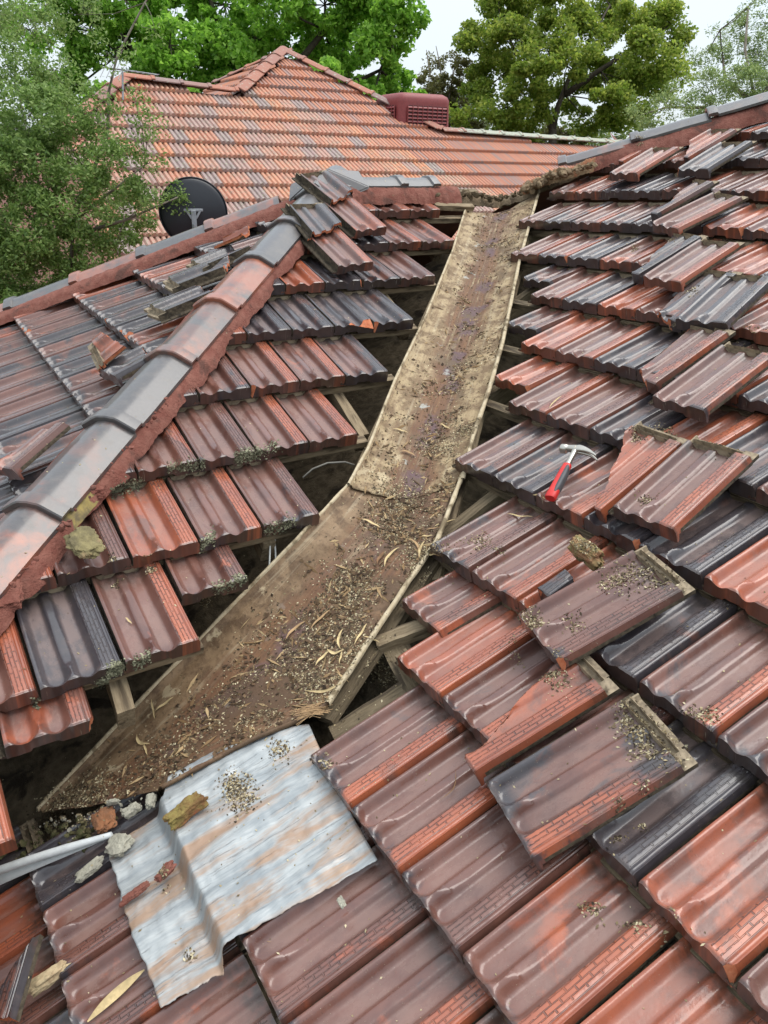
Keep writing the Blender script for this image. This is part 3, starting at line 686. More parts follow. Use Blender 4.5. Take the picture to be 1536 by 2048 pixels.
# back slopes and lower reach of the roof, behind / below what the photograph shows
sheetM = mat_simple('plain_terracotta_slope', (.20, .085, .06), (.13, .06, .05), 10, .7, .4, .01)
bk = .03
poly_part('back_slope', [PEAK+np.array([bk, 0, -bk]), FARHIP+fu*1.5+np.array([bk, 0, -bk]), np.array([7.6, .8, 2.6]), np.array([7.6, -4.2, 2.6]), Rg(-3.3)+np.array([bk, 0, -bk])], sheetM, house)
poly_part('back_slope', [HRp(19.4)+np.array([.04, -.02, -.03]), HRp(5)+np.array([.04, -.02, -.03]), np.array([5*W, -9.5, 2.7]), np.array([9.0, -9.5, 2.7]), np.array([9.0, -4.0, 2.4])], sheetM, house)
for (x0, y0_, x1, y1_) in ((.3, 1.6, 7.4, 1.6), (.3, 1.6, .3, -9), (7.4, 1.6, 7.4, -9), (.3, -9, 7.4, -9)):
    a = np.array([x0, y0_, 0.]); b = np.array([x1, y1_, 0.]); d = unit(b-a); nn = np.array([-d[1], d[0], 0])*.1; up = np.array([0, 0, 2.75])
    vs = [a-nn, b-nn, b+nn, a+nn]; vs = vs+[q+up for q in vs]
    o = link('wall', mesh('wall', vs, [(0, 1, 2, 3), (4, 7, 6, 5), (0, 4, 5, 1), (1, 5, 6, 2), (2, 6, 7, 3), (3, 7, 4, 0)]), BRICKM); keep(o, house); o.matrix_basis = Matrix.Identity(4)
# ------------------------------------------------------------------ valley gutter (two sheets)
def grid_obj(name, rows, mat, parent=None, uv=True, smooth=True, thick=0):
    nr_, nc = len(rows), len(rows[0]); vs = [p for row in rows for p in row]
    fs = [(i*nc+j, i*nc+j+1, (i+1)*nc+j+1, (i+1)*nc+j) for i in range(nr_-1) for j in range(nc-1)]
    bm_n = mesh(name, vs, fs, smooth=smooth)
    uvl = bm_n.uv_layers.new(name='UVMap'); li = np.empty(len(bm_n.loops), dtype=np.int32); bm_n.loops.foreach_get('vertex_index', li)
    L_ = 0; ln = [0.0]
    for i in range(1, nr_): L_ += np.linalg.norm(np.array(rows[i][nc//2])-np.array(rows[i-1][nc//2])); ln.append(L_)
    uvs = np.array([(j/(nc-1), ln[i]) for i in range(nr_) for j in range(nc)]); uvl.data.foreach_set('uv', uvs[li].ravel())
    if bm_n.polygons[len(fs)//2].normal.z < 0: bm_n.flip_normals()
    o = link(name, bm_n, mat)
    if thick: m = o.modifiers.new('thickness', 'SOLIDIFY'); m.thickness = thick; m.offset = -1
    if parent: keep(o, parent); o.matrix_basis = Matrix.Identity(4)
    return o
def poly_at(pts, t):
    d = [0]; 
    for i in range(1, len(pts)): d.append(d[-1]+np.linalg.norm(pts[i]-pts[i-1]))
    t = t*d[-1]
    for i in range(1, len(pts)):
        if t <= d[i]+1e-9: k = (t-d[i-1])/(d[i]-d[i-1]); return pts[i-1]*(1-k)+pts[i]*k
    return pts[-1]
GD = -.050
upL = [PL.hit(697, 975, GD), PL.hit(735, 905, GD), PL.hit(790, 765, GD), PL.hit(850, 640, GD), PL.hit(905, 505, GD), PL.hit(930, 425, GD)]
upR = [PR.hit(925, 965, GD-.01), PR.hit(945, 880, GD-.01), PR.hit(975, 795, GD), PR.hit(1005, 690, GD), PR.hit(1040, 520, GD), PR.hit(1078, 385, GD)]
loL = [PR.hit(76, 1625, -.035), PR.hit(250, 1440, -.020), PR.hit(450, 1232, .015), PL.hit(600, 1078, GD-.012), PL.hit(703, 968, GD-.010)]
loR = [PR.hit(325, 1578, .016), PR.hit(460, 1505, -.010), PR.hit(590, 1446, -.034), PR.hit(655, 1415, -.05), PR.hit(800, 1195, -.055), PR.hit(875, 1085, -.06), PR.hit(925, 955, -.065)]
def gutter(name, Lp, Rp, sag, nr_, nc, seed, under=None):
    rows = []
    for i in range(nr_):
        t = i/(nr_-1); a, b = poly_at(Lp, t), poly_at(Rp, t); sg = sag(t); row = []
        for j in range(nc):
            q = j/(nc-1); p = a*(1-q)+b*q
            vshape = 1-abs(2*q-1); p = p - np.array([0, 0, sg*min(vshape*1.15, .93)])
            e = Vector((p[0]*9, p[1]*9, seed)); k = mnoise.noise(e)*.004 + mnoise.noise(e*4)*.0018
            fold = 0
            if j in (0, nc-1): fold = -.003
            elif j in (1, nc-2): fold = .013
            elif j in (2, nc-3): fold = .011
            elif j in (3, nc-4): fold = 0
            p = p + np.array([0, 0, k*(1 if 4 <= j <= nc-5 else .4)+fold + (.004*mnoise.noise(Vector((t*14, q*2, seed))) if fold else 0)])
            row.append(p)
        rows.append(row)
    # narrow edge columns
    for row in rows:
        a, b = row[0].copy(), row[-1].copy(); n_ = nc; w_ = np.linalg.norm(b-a); d = (b-a)/w_
        for j, f in ((1, .003), (2, .011), (3, .016)):
            for side, base, sgn in ((0, a, 1), (1, b, -1)):
                jj = j if side == 0 else n_-1-j; z = row[jj][2]
                pz = base + d*sgn*f; row[jj] = np.array([pz[0], pz[1], pz[2] + (.012 if j < 3 else -.001)])
    return grid_obj(name, rows, GUT[1 if seed == 5 else 0], house, thick=.0012)
gu_ = gutter('valley_gutter', upL, upR, lambda t: .056, 150, 44, 1)
gl_ = gutter('valley_gutter', loL, loR, lambda t: .012 + .040*sm(np.array(t), .45, 1.0), 150, 56, 5)
RIM = mat_simple('pale_silty_folded_edge', (.50, .42, .29), (.38, .30, .19), 40, .85, .8, .003, (.16, .12, .07))
def rim(pts, h, w, seed, par):
    rows = []
    for i in range(120):
        t = i/119; p = poly_at(pts, t); q = poly_at(pts, min(t+.01, 1)) - poly_at(pts, max(t-.01, 0)); d = unit(q); s = unit(np.cross(d, UZ)); k = .004*mnoise.noise(Vector((t*12, seed, 0))) + .0012*mnoise.noise(Vector((t*70, seed, 0))); c = p + np.array([0, 0, h+k])
        wd = w*(1+.3*mnoise.noise(Vector((t*20, seed, 5))))
        rows.append([c - s*wd - UZ*.009, c - s*wd, c - s*wd*.6 + UZ*.004, c + s*wd*.6 + UZ*.004, c + s*wd, c + s*wd - UZ*.009])
    o = grid_obj('gutter_edge', rows, RIM, None); o.parent = par
rim(upL, .014, .0055, 1, gu_); rim(upR, .014, .0075, 2, gu_); rim(loL, .014, .0052, 3, gl_); rim(loR[3:], .016, .007, 4, gl_)
# ------------------------------------------------------------------ galvanised apron sheet
SHT = [(215, 1708), (325, 1574), (335, 1562), (500, 1492), (603, 1452), (665, 1560), (742, 1700), (600, 1793), (441, 1905), (443, 1932), (330, 2027), (262, 1860)]
def apron():
    nr_ = -1.12
    def H_(s, r):
        fr = (r - nr_) % 1.0; k = -NOSE*fr
        up = sm(np.array(r), nr_-.10, nr_+.035)          # climbs over the nose of the course above
        base = (-NOSE*(fr if r > nr_ else fr))
        base = base if r > nr_ else base
        hi = -NOSE*max(r-nr_, 0); lo = -NOSE*(max(r, nr_-1)-(nr_-1)) if r < nr_+.04 else -NOSE
        z = lo*(1-up) + hi*up
        z += .0115 + 0.0018*math.sin((s+.1)*2*math.pi*1.0+r*.6) + .002*math.sin(s*13+r*3) + .004*mnoise.noise(Vector((s*1.1, r*2.6, 2)))+0.0035*mnoise.noise(Vector((s*3.5, r*12, 6))) + .010*abs(mnoise.noise(Vector((s*1.9+r*1.2, r*2.1, 8)))) - .003*abs(mnoise.noise(Vector((s*1.3-r*2.4, r*3.4, 3)))) + .0012*mnoise.noise(Vector((s*9, r*30, 6)))
        return float(z)
    lf = [(215, 1708), (262, 1860), (330, 2027)]     # left edge (lower reach), top->bottom
    top = [(215, 1708), (340, 1640)]
    A = lambda x, y, h=0: np.array(PR.sr(x, y, h))
    # control grid (columns run from the left edge to the right edge, rows from valley end down)
    c = [[A(222, 1702, -.03), A(290, 1650, -.03), A(335, 1600, -.01), A(338, 1555), A(420, 1500), A(510, 1460), A(603, 1425)],
         [A(262, 1850, -.03), A(330, 1810, -.03), A(372, 1775, -.02), A(395, 1752), A(490, 1690), A(580, 1640), A(668, 1570)],
         [A(333, 2024, -.03), A(400, 1975, -.03), A(441, 1940, -.02), A(441, 1902), A(530, 1845), A(640, 1768), A(742, 1700)]]
    c = np.array(c)
    # make the fold columns sit either side of the course nose
    rows = []; NI, NJ = 90, 130
    for i in range(NI):
        t = i/(NI-1)*2; i0 = min(int(t), 1); ft = t-i0; line = c[i0]*(1-ft)+c[i0+1]*ft; row = []
        for j in range(NJ):
            q = j/(NJ-1)*6; j0 = min(int(q), 5); fq = q-j0; p = line[j0]*(1-fq)+line[j0+1]*fq
            s, r = p
            if i > NI-6: s += (i-NI+6)/5*.035*mnoise.noise(Vector((j*.13, 3, 1))) + (i-NI+6)/5*.012*mnoise.noise(Vector((j*.7, 3, 1)))
            if j < 5: r += (5-j)/5*.012*mnoise.noise(Vector((i*.2, 7, 1)))
            row.append(PR.P(s, r, H_(s, r), warp=False))
        rows.append(row)
    o = grid_obj('metal_flashing', rows, GALV, None, thick=.0008)
    # uv: metres so that streaks run along the sheet
    me = o.data; li = np.empty(len(me.loops), dtype=np.int32); me.loops.foreach_get('vertex_index', li)
    co = np.array([v.co[:] for v in me.vertices]); d = co - PR.o; uv = np.stack([d@PR.U, d@PR.S], 1); me.uv_layers[0].data.foreach_set('uv', uv[li].ravel())
    tag(o, 'crumpled pale galvanised metal sheet with rust streaks below the end of the gutter', 'metal sheet')
apron()

# ------------------------------------------------------------------ loose tiles stacked on the right-hand face
NRM = PR.n
def loose(B, D, h, cuts, label, col, hd=None, group='loose roof tiles stacked on the slope', full=True, roll=0.0, name='loose_roof_tile', pl=None, flip=False):
    """B, D: where nose and head of the tile's right edge lie"""
    pl = pl or PR; b = pl.hit(*B, h); hd = h if hd is None else hd; e = pl.hit(*D, hd)
    Y = unit(e-b); X = unit(np.cross(Y, pl.n)); Z = np.cross(X, Y)
    if roll: c, s = math.cos(roll), math.sin(roll); X, Z = c*X+s*Z, -s*X+c*Z
    if flip: X, Z = -X, -Z
    M = mat4(X, Y, Z, b - X*.2055 - Z*HC)
    me = cut_mesh(random.choice(VAR[:4]), cuts, .005, 'loose_tile') if cuts else pick_var()
    o = bpy.data.objects.new(name, me); COL.objects.link(o); o.matrix_world = M; tcol(o, *col); tag(o, label, 'roof tile', group); return o
def cutline(u0, v0, u1, v1, keep_right=True):
    d = np.array([u1-u0, v1-v0, 0]); n = np.array([-d[1], d[0], 0.]); n = n/np.linalg.norm(n)
    if not keep_right: n = -n
    return ((u0, v0, 0), tuple(n))
loose((1066, 1722), (1365, 1536), .035, [], 'whole dark grey brown tile with an orange streaked band, largest and lowest of the loose tiles', (.26, .52, .8), hd=.05)
loose((950, 1548), (1218, 1381), .030, [cutline(.150, 0, .045, .30), cutline(.045, .30, .03, .392)], 'diagonally cut orange tile wedge just above the lowest loose tile', (.62, .26, .1), hd=.035)
loose((1119, 1325), (1368, 1183), .055, [], 'whole reddish brown tile with a black nose end, beside a mossy broken lump', (.36, .36, .1), hd=.06)
loose((1100, 1195), (1185, 1133), .020, [cutline(.150, 0, .135, .2), ((0, .13, 0), (.2, 1, 0)), ((0, .0, 0), (0, -1, 0))], 'small broken piece of brick patterned tile band next to the mossy lump', (.22, .55, 0))
loose((1350, 1058), (1520, 898), .055, [], 'whole brown tile with an orange band, lying right of the hammer beside a cut orange tile', (.34, .30, 1.0), hd=.055)
loose((1203, 1022), (1370, 883), .020, [cutline(.168, 0, .085, .16), cutline(.085, .16, -.01, .33)], 'bright orange cut tile with a broken left side lying closest right of the hammer', (.88, .10, .3), hd=.04)
loose((1410, 820), (1548, 713), .05, [], 'whole purplish tile with a blue black nose end, second stack above the hammer', (.30, .44, .5), hd=.05)
loose((1313, 768), (1418, 693), .018, [cutline(.155, .0, .055, .06), cutline(.055, .06, .02, .392)], 'pinkish broken tile with a raw orange edge left of the blue black nosed tile', (.42, .30, .3), hd=.03)
loose((1455, 645), (1560, 545), .05, [], 'whole slate grey glossy tile at the right edge, third stack above the hammer', (.12, .66, .2), hd=.05)
loose((1358, 643), (1433, 582), .015, [cutline(.165, 0, .05, .05), cutline(.05, .05, .02, .30)], 'grey broken tile with jagged orange lower edge left of the slate grey glossy tile', (.14, .62, .3), hd=.03)
loose((1362, 563), (1488, 480), .05, [cutline(.004, 0, 0, .08)], 'whole plum brown tile with an orange band and a chipped orange corner', (.34, .28, 1.0), hd=.05)
loose((1279, 549), (1373, 492), .018, [cutline(.150, 0, .045, .28)], 'dark grey cut tile left of the plum tile with the chipped orange corner', (.12, .70, .1), hd=.03)
loose((1357, 457), (1483, 395), .05, [], 'whole brown and orange tile, second stack below the hip tiles', (.46, .28, .9), hd=.05)
loose((1315, 428), (1398, 380), .018, [cutline(.150, 0, .07, .28)], 'small purple grey cut tile, second stack below the hip tiles', (.22, .5, .1), hd=.03)
loose((1274, 345), (1394, 272), .05, [], 'whole tile with an orange centre, left one of the top stack under the hip', (.50, .34, .2), hd=.05)
loose((1246, 322), (1316, 283), .018, [cutline(.16, 0, .05, .1), cutline(.05, .1, .02, .3)], 'pale orange cut tile with a dirt clump on its head, nearest the hip tiles', (.70, .2, 0), hd=.03)
loose((1417, 337), (1529, 267), .05, [], 'whole blue grey tile with a dark banded edge, right one of the top stack under the hip', (.10, .74, .1), hd=.05)
loose((1378, 314), (1456, 268), .018, [cutline(.16, 0, .04, .15)], 'orange and brown cut tile between the two top stacked whole tiles', (.58, .30, 0), hd=.03)
# --- left of the valley: broken tiles leaning on the slope near the ridge
gl = 'broken tiles stacked near the ridge'
loose((775, 452), (688, 378), .055, [], 'whole tile with a bright orange band under a split tile beside the ridge', (.5, .30, 1.0), hd=.06, pl=PL, group=gl)
loose((748, 522), (655, 432), .055, [], 'whole pinkish brown tile with an orange right corner, lower of the two by the near hip', (.44, .24, .3), hd=.06, pl=PL, group=gl)
loose((738, 402), (700, 372), .09, [((.1, .10, 0), (.35, -1, 0))], 'grey split tile with a rough clay side, resting nearest the ridge top', (.2, .56, 0), hd=.095, pl=PL, group=gl)
loose((714, 476), (672, 430), .09, [((.1, .12, 0), (.35, -1, 0))], 'blue grey split tile with a rough clay side, resting on the pinkish brown tile', (.12, .66, 0), hd=.095, pl=PL, group=gl)
# --- on the face beyond the hip, heads towards us
gq = 'broken tile pieces along the hip'
def piece(px_, h, yaw, cuts, label, col, pl=PQ, tilt=0.0, roll=0.0, size=1.0, ctr=(.1, .2)):
    c0 = pl.hit(px_[0], px_[1], h); X = pl.S*math.cos(yaw) + pl.U*math.sin(yaw); Z = pl.n; Y = np.cross(Z, X)
    if tilt: Y, Z = Y*math.cos(tilt)+Z*math.sin(tilt), Z*math.cos(tilt)-Y*math.sin(tilt)
    if roll: X, Z = X*math.cos(roll)+Z*math.sin(roll), Z*math.cos(roll)-X*math.sin(roll)
    me = cut_mesh(TILE, cuts, .006, 'broken_tile') if cuts else TILE
    o = bpy.data.objects.new('broken_roof_tile', me); COL.objects.link(o)
    o.matrix_world = mat4(X*size, Y*size, Z*size, c0 - X*ctr[0]*size - Y*ctr[1]*size); tcol(o, *col); tag(o, label, 'broken tile', gq); return o
piece((345, 615), .045, math.radians(185), [((0, .10, 0), (.1, -1, 0))], 'dark broken tile head with a tan clay rim, longest of the pieces along the hip', (.1, .8, 0), tilt=.12, ctr=(.1, .29))
piece((372, 563), .060, math.radians(178), [((0, .13, 0), (-.5, -1, 0))], 'dark tile head with an orange chip, middle of the pieces along the hip', (.1, .8, 0), tilt=.1, ctr=(.1, .30))
piece((425, 525), .045, math.radians(188), [((0, .12, 0), (.1, -1, 0))], 'black tile head with a tan rim under the orange shard', (.1, .85, 0), tilt=.1, ctr=(.1, .29))
piece((462, 482), .075, math.radians(120), [((.085, 0, 0), (-1, 0, 0)), ((.165, 0, 0), (1, .05, 0)), ((0, .06, 0), (0, -1, 0)), ((0, .31, 0), (.4, 1, 0))], 'long bright orange shard lying against the hip tiles', (.95, .05, .2), tilt=-.15, ctr=(.12, .18))
piece((215, 700), .080, math.radians(170), [((0, .24, 0), (.3, -1, 0)), ((.02, 0, 0), (-1, 0, 0))], 'muddy broken tile chunk with a torn orange edge above a black tile', (.8, .2, 0), tilt=-.25, roll=.2, ctr=(.1, .32))
piece((258, 738), .020, math.radians(8), [((0, .20, 0), (.2, 1, 0))], 'black glossy broken tile under the muddy chunk', (.05, .92, 0), tilt=-.06, ctr=(.12, .08))
piece((45, 915), .055, math.radians(25), [((0, .20, 0), (-.2, 1, 0)), ((.01, 0, 0), (-1, .2, 0))], 'brown broken tile nose at the left edge beside the near hip tiles', (.45, .30, 0), tilt=.05, ctr=(.12, .08))
# bottom left corner
piece((20, 1935), .055, math.radians(62), [((0, .20, 0), (-.1, -1, 0)), ((.03, 0, 0), (-1, .5, 0))], 'dark broken tile with its tan head in the bottom left corner', (.1, .62, .3), pl=PR, ctr=(.14, .30))
# ------------------------------------------------------------------ rubble
def rock(name, P, size, mat, seed, N, label, cat, yaw=0.0, flat=.5, group=None):
    bm = bmesh.new(); bmesh.ops.create_icosphere(bm, subdivisions=5, radius=1)
    for v in bm.verts:
        c = v.co.copy(); k = 1 + .28*mnoise.noise(c*1.3+Vector((seed, 0, 0))) + .20*mnoise.noise(c*3+Vector((seed, 9, 0))) + .09*mnoise.noise(c*8+Vector((seed, 9, 3))) + .04*mnoise.noise(c*20+Vector((seed, 9, 3)))
        m = max(abs(c.x), abs(c.y), abs(c.z)); c = c*(.55+.45/m)                      # boxier
        v.co = Vector((c.x*k*size[0], c.y*k*size[1], c.z*k*size[2]))
    bmesh.ops.dissolve_degenerate(bm, dist=1e-6, edges=bm.edges[:])
    me = bpy.data.meshes.new(name); bm.to_mesh(me); bm.free(); me.shade_smooth(); me.set_sharp_from_angle(angle=.7); me.materials.append(mat)
    Z = unit(N); X = unit(np.cross([0.3, 1, .1], Z)); Y = np.cross(Z, X); c, s = math.cos(yaw), math.sin(yaw); X, Y = c*X+s*Y, -s*X+c*Y
    o = bpy.data.objects.new(name, me); COL.objects.link(o); o.matrix_world = mat4(X, Y, Z, P); return tag(o, label, cat, group)
def pr_yaw(a, b, h=0, pl=None):
    pl = pl or PR; d = pl.hit(*b, h)-pl.hit(*a, h); Z = pl.n; X = unit(np.cross([0.3, 1, .1], Z)); Y = np.cross(Z, X); return math.atan2(d@Y, d@X)
MOSSR = mat_simple('mossy_yellow_mortar', (.24, .19, .06), (.14, .07, .03), 30, .95, 1, .006, (.30, .10, .05), fine=140)
rock('mortar_lump', PR.hit(372, 1620, .022), (.052, .021, .018), MOSSR, 3, NRM, 'ochre and brown wedge of bedding mortar on the metal sheet', 'mortar lump', pr_yaw((335, 1650), (412, 1590)))
rock('mortar_lump', PR.hit(208, 1640, .0), (.034, .028, .012), mat_simple('brown_mortar', (.26, .11, .05), (.18, .09, .05), 40, .95, .8, .004), 5, NRM, 'rust brown flat lump at the lower tip of the gutter', 'mortar lump', .4)
rock('mortar_lump', PR.hit(225, 1604, .012), (.018, .006, .008), GREYM, 6, NRM, 'small pale grey chip on top of the rust brown lump', 'mortar lump', pr_yaw((207, 1607), (240, 1600)))
rock('mortar_lump', PR.hit(263, 1620, .0), (.022, .015, .010), GREYM, 7, NRM, 'grey chip between the rust brown lump and the gutter end', 'mortar lump', pr_yaw((247, 1632), (280, 1606)))
rock('mortar_lump', PR.hit(301, 1602, .0), (.018, .012, .010), GREYM, 8, NRM, 'upright grey chip at the upper corner of the metal sheet', 'mortar lump', pr_yaw((296, 1620), (306, 1585)))
rock('mortar_lump', PR.hit(237, 1690, .0), (.032, .028, .011), GREYM, 9, NRM, 'squarish pale grey mortar lump at the end of the white metal strip', 'mortar lump', .9)
rock('mortar_lump', PR.hit(180, 1738, -.005), (.034, .015, .009), GREYM, 10, NRM, 'oval grey mortar lump lying on a brown tile below the white strip', 'mortar lump', pr_yaw((155, 1757), (205, 1718)))
rock('mortar_shard', PR.hit(270, 1786, .0), (.036, .009, .008), MORTAR, 11, NRM, 'long red mortar shard across the left edge of the metal sheet', 'mortar shard', pr_yaw((240, 1808), (300, 1762)))
rock('mortar_shard', PR.hit(330, 1743, .0), (.026, .012, .009), MORTAR, 12, NRM, 'short red mortar shard on the metal sheet', 'mortar shard', pr_yaw((310, 1765), (350, 1722)))
PALE = mat_simple('pale_broken_clay', (.50, .40, .24), (.38, .27, .16), 50, .95, .8, .003)
rock('clay_shard', PR.hit(97, 1955, -.005), (.048, .015, .014), PALE, 13, NRM, 'pale cream clay shard on a brown tile at the lower left', 'clay shard', pr_yaw((60, 1980), (130, 1930)))
rock('mortar_lump', PR.hit(683, 1805, -.010), (.012, .007, .005), GREYM, 14, NRM, 'tiny white grey chip on the dark tile below the metal sheet', 'mortar lump', .3)
rock('mossy_lump', PR.hit(1172, 1104, .03), (.060, .026, .028), mat_simple('mossy_broken_mortar', (.19, .17, .07), (.27, .13, .07), 35, .95, 1, .006, (.09, .08, .04), fine=160), 15, NRM, 'mossy broken mortar lump above the black nosed loose tile', 'mortar lump', pr_yaw((1140, 1075), (1215, 1135)))
rock('mossy_lump', PL.hit(170, 1085, .03), (.052, .042, .020), mat_simple('yellow_broken_clay', (.24, .20, .095), (.12, .10, .055), 28, .95, 1, .006, (.33, .22, .12), fine=160), 16, PL.n, 'yellowish broken tile lump on the tiles below the near hip', 'clay lump', .5)
rock('dirt_clump', PR.hit(935, 548, -.06), (.050, .024, .018), SOIL, 17, UZ, 'dark clump of dirt lying in the upper gutter', 'dirt clump', .2)
rock('mortar_shard', PR.hit(748, 1086, -.04), (.016, .012, .005), RAW, 18, NRM, 'small red clay flake in the leaf litter in the gutter bend', 'clay shard', .2)
rock('mortar_lump', PL.hit(190, 975, .006), (.035, .030, .016), MORTAR, 19, PL.n, 'large loose flake of red mortar fallen from the near hip', 'mortar lump', .2)
rock('mortar_lump', PL.hit(12, 1190, .006), (.050, .040, .018), MORTAR, 20, PL.n, 'slab of red mortar at the left edge below the near hip', 'mortar lump', .2)

# soil and silt at the head of the valley
def mound(name, pts, wid, hei, mat, seed, label, cat, n=90, m=14, base=0.0):
    rows = []
    pts = [np.array(p) for p in pts]
    for i in range(n):
        t = i/(n-1); p = poly_at(pts, t); d = unit(poly_at(pts, min(t+.02, 1))-poly_at(pts, max(t-.02, 0))); s = unit(np.cross(d, UZ)); row = []
        w = wid*(.65+.35*math.sin(math.pi*min(max(t, .03), .97)))*(1+.5*mnoise.noise(Vector((t*6, seed, 0))))
        for j in range(m):
            q = -1+2*j/(m-1); z = hei*(1-q*q)*(1+.8*mnoise.noise(Vector((t*5, q*1.5, seed)))) + .008*mnoise.noise(Vector((t*30, q*5, seed))) + .005*mnoise.noise(Vector((t*90, q*12, seed))) - .05*abs(q)**3
            row.append(p + s*q*w + np.array([0, 0, z+base]))
        rows.append(row)
    o = grid_obj(name, rows, mat, None); o['kind'] = 'stuff'; tag(o, label, cat); return o
mound('silt_mound', [PL.hit(868, 392, -.02), PL.hit(930, 392, -.04), PR.hit(1000, 400, -.07), PR.hit(1050, 385, -.05), PR.hit(1090, 365, -.02), PR.hit(1160, 338, 0)], .045, .014, mat_simple('tan_silt', (.19, .14, .085), (.27, .20, .13), 50, .95, 1.0, .008, (.10, .07, .045), fine=220), 3, 'brown silt and crumbled bedding heaped across the head of the gutter', 'silt')
mound('silt_mound', [PR.hit(1045, 375, .0), PR.hit(1100, 352, .03), PR.hit(1190, 325, .03)], .045, .022, mat_simple('tan_crumbled_bedding', (.27, .19, .11), (.17, .11, .06), 20, .95, 1, .008, (.30, .12, .06), fine=120), 6, 'tan crumbled bedding mortar under the lowest right hip tile', 'mortar rubble')

def rubble(name, pts, wid, n, smin, smax, mat, label, seed):
    rr_ = np.random.default_rng(seed); pts = [np.array(p) for p in pts]; bm = bmesh.new()
    for _ in range(n):
        p = poly_at(pts, rr_.random()) + rr_.normal(size=3)*np.array([wid, wid, wid*.25]); sz = smin*(smax/smin)**(rr_.random()**2)
        r_ = bmesh.ops.create_icosphere(bm, subdivisions=2, radius=1); A = Matrix.Rotation(rr_.random()*6, 3, Vector(rr_.normal(size=3)).normalized()); o_ = Vector(rr_.normal(size=3)*9)
        sc_ = Vector((1.3, 1, .6))
        for v in r_['verts']:
            c = v.co; k = 1 + .5*mnoise.noise(c*1.6+o_); v.co = (A @ Vector((c.x*sc_.x*k, c.y*k, c.z*sc_.z*k)))*sz + Vector(p)
    me = bpy.data.meshes.new(name); bm.to_mesh(me); bm.free(); me.shade_smooth(); me.set_sharp_from_angle(angle=.5)
    o = link(name, me, mat); o['kind'] = 'stuff'; tag(o, label, 'rubble'); return o
TANB = mat_simple('tan_bedding_crumbs', (.30, .22, .13), (.19, .13, .08), 30, .95, 1, .006, (.10, .07, .04), fine=150)
rubble('rubble', [PR.hit(1050, 378, .02), PR.hit(1100, 352, .05), PR.hit(1190, 328, .05)], .020, 120, .006, .030, TANB, 'tan crumbs of bedding mortar under the lowest right hip tile', 1)
rubble('rubble', [PL.hit(875, 392, .0), PL.hit(930, 385, .0), PR.hit(1000, 398, -.03), PR.hit(1060, 380, 0)], .022, 130, .004, .022, SOIL, 'dark crumbs of soil heaped at the head of the gutter', 2)
rubble('rubble', [PR.hit(90, 1650, -.05), PR.hit(180, 1640, -.02), PR.hit(290, 1605, -.01), PR.hit(320, 1585, 0)], .014, 60, .002, .008, GREYM, 'small grey chips between the gutter end and the metal sheet', 3)
rubble('rubble', [PR.hit(20, 1700, -.08), PR.hit(200, 1660, -.02)], .03, 160, .003, .012, mat_simple('mossy_soil', (.07, .075, .03), (.12, .10, .05), 30, .95, 1, .006, (.04, .03, .02), fine=150), 'mossy soil under the tip of the gutter', 4)
rubble('rubble', [H(9.0, .03)+sideL*.13, H(13.0, .03)+sideL*.13], .008, 40, .004, .011, MORTAR, 'loose red mortar crumbs along the near hip', 5)
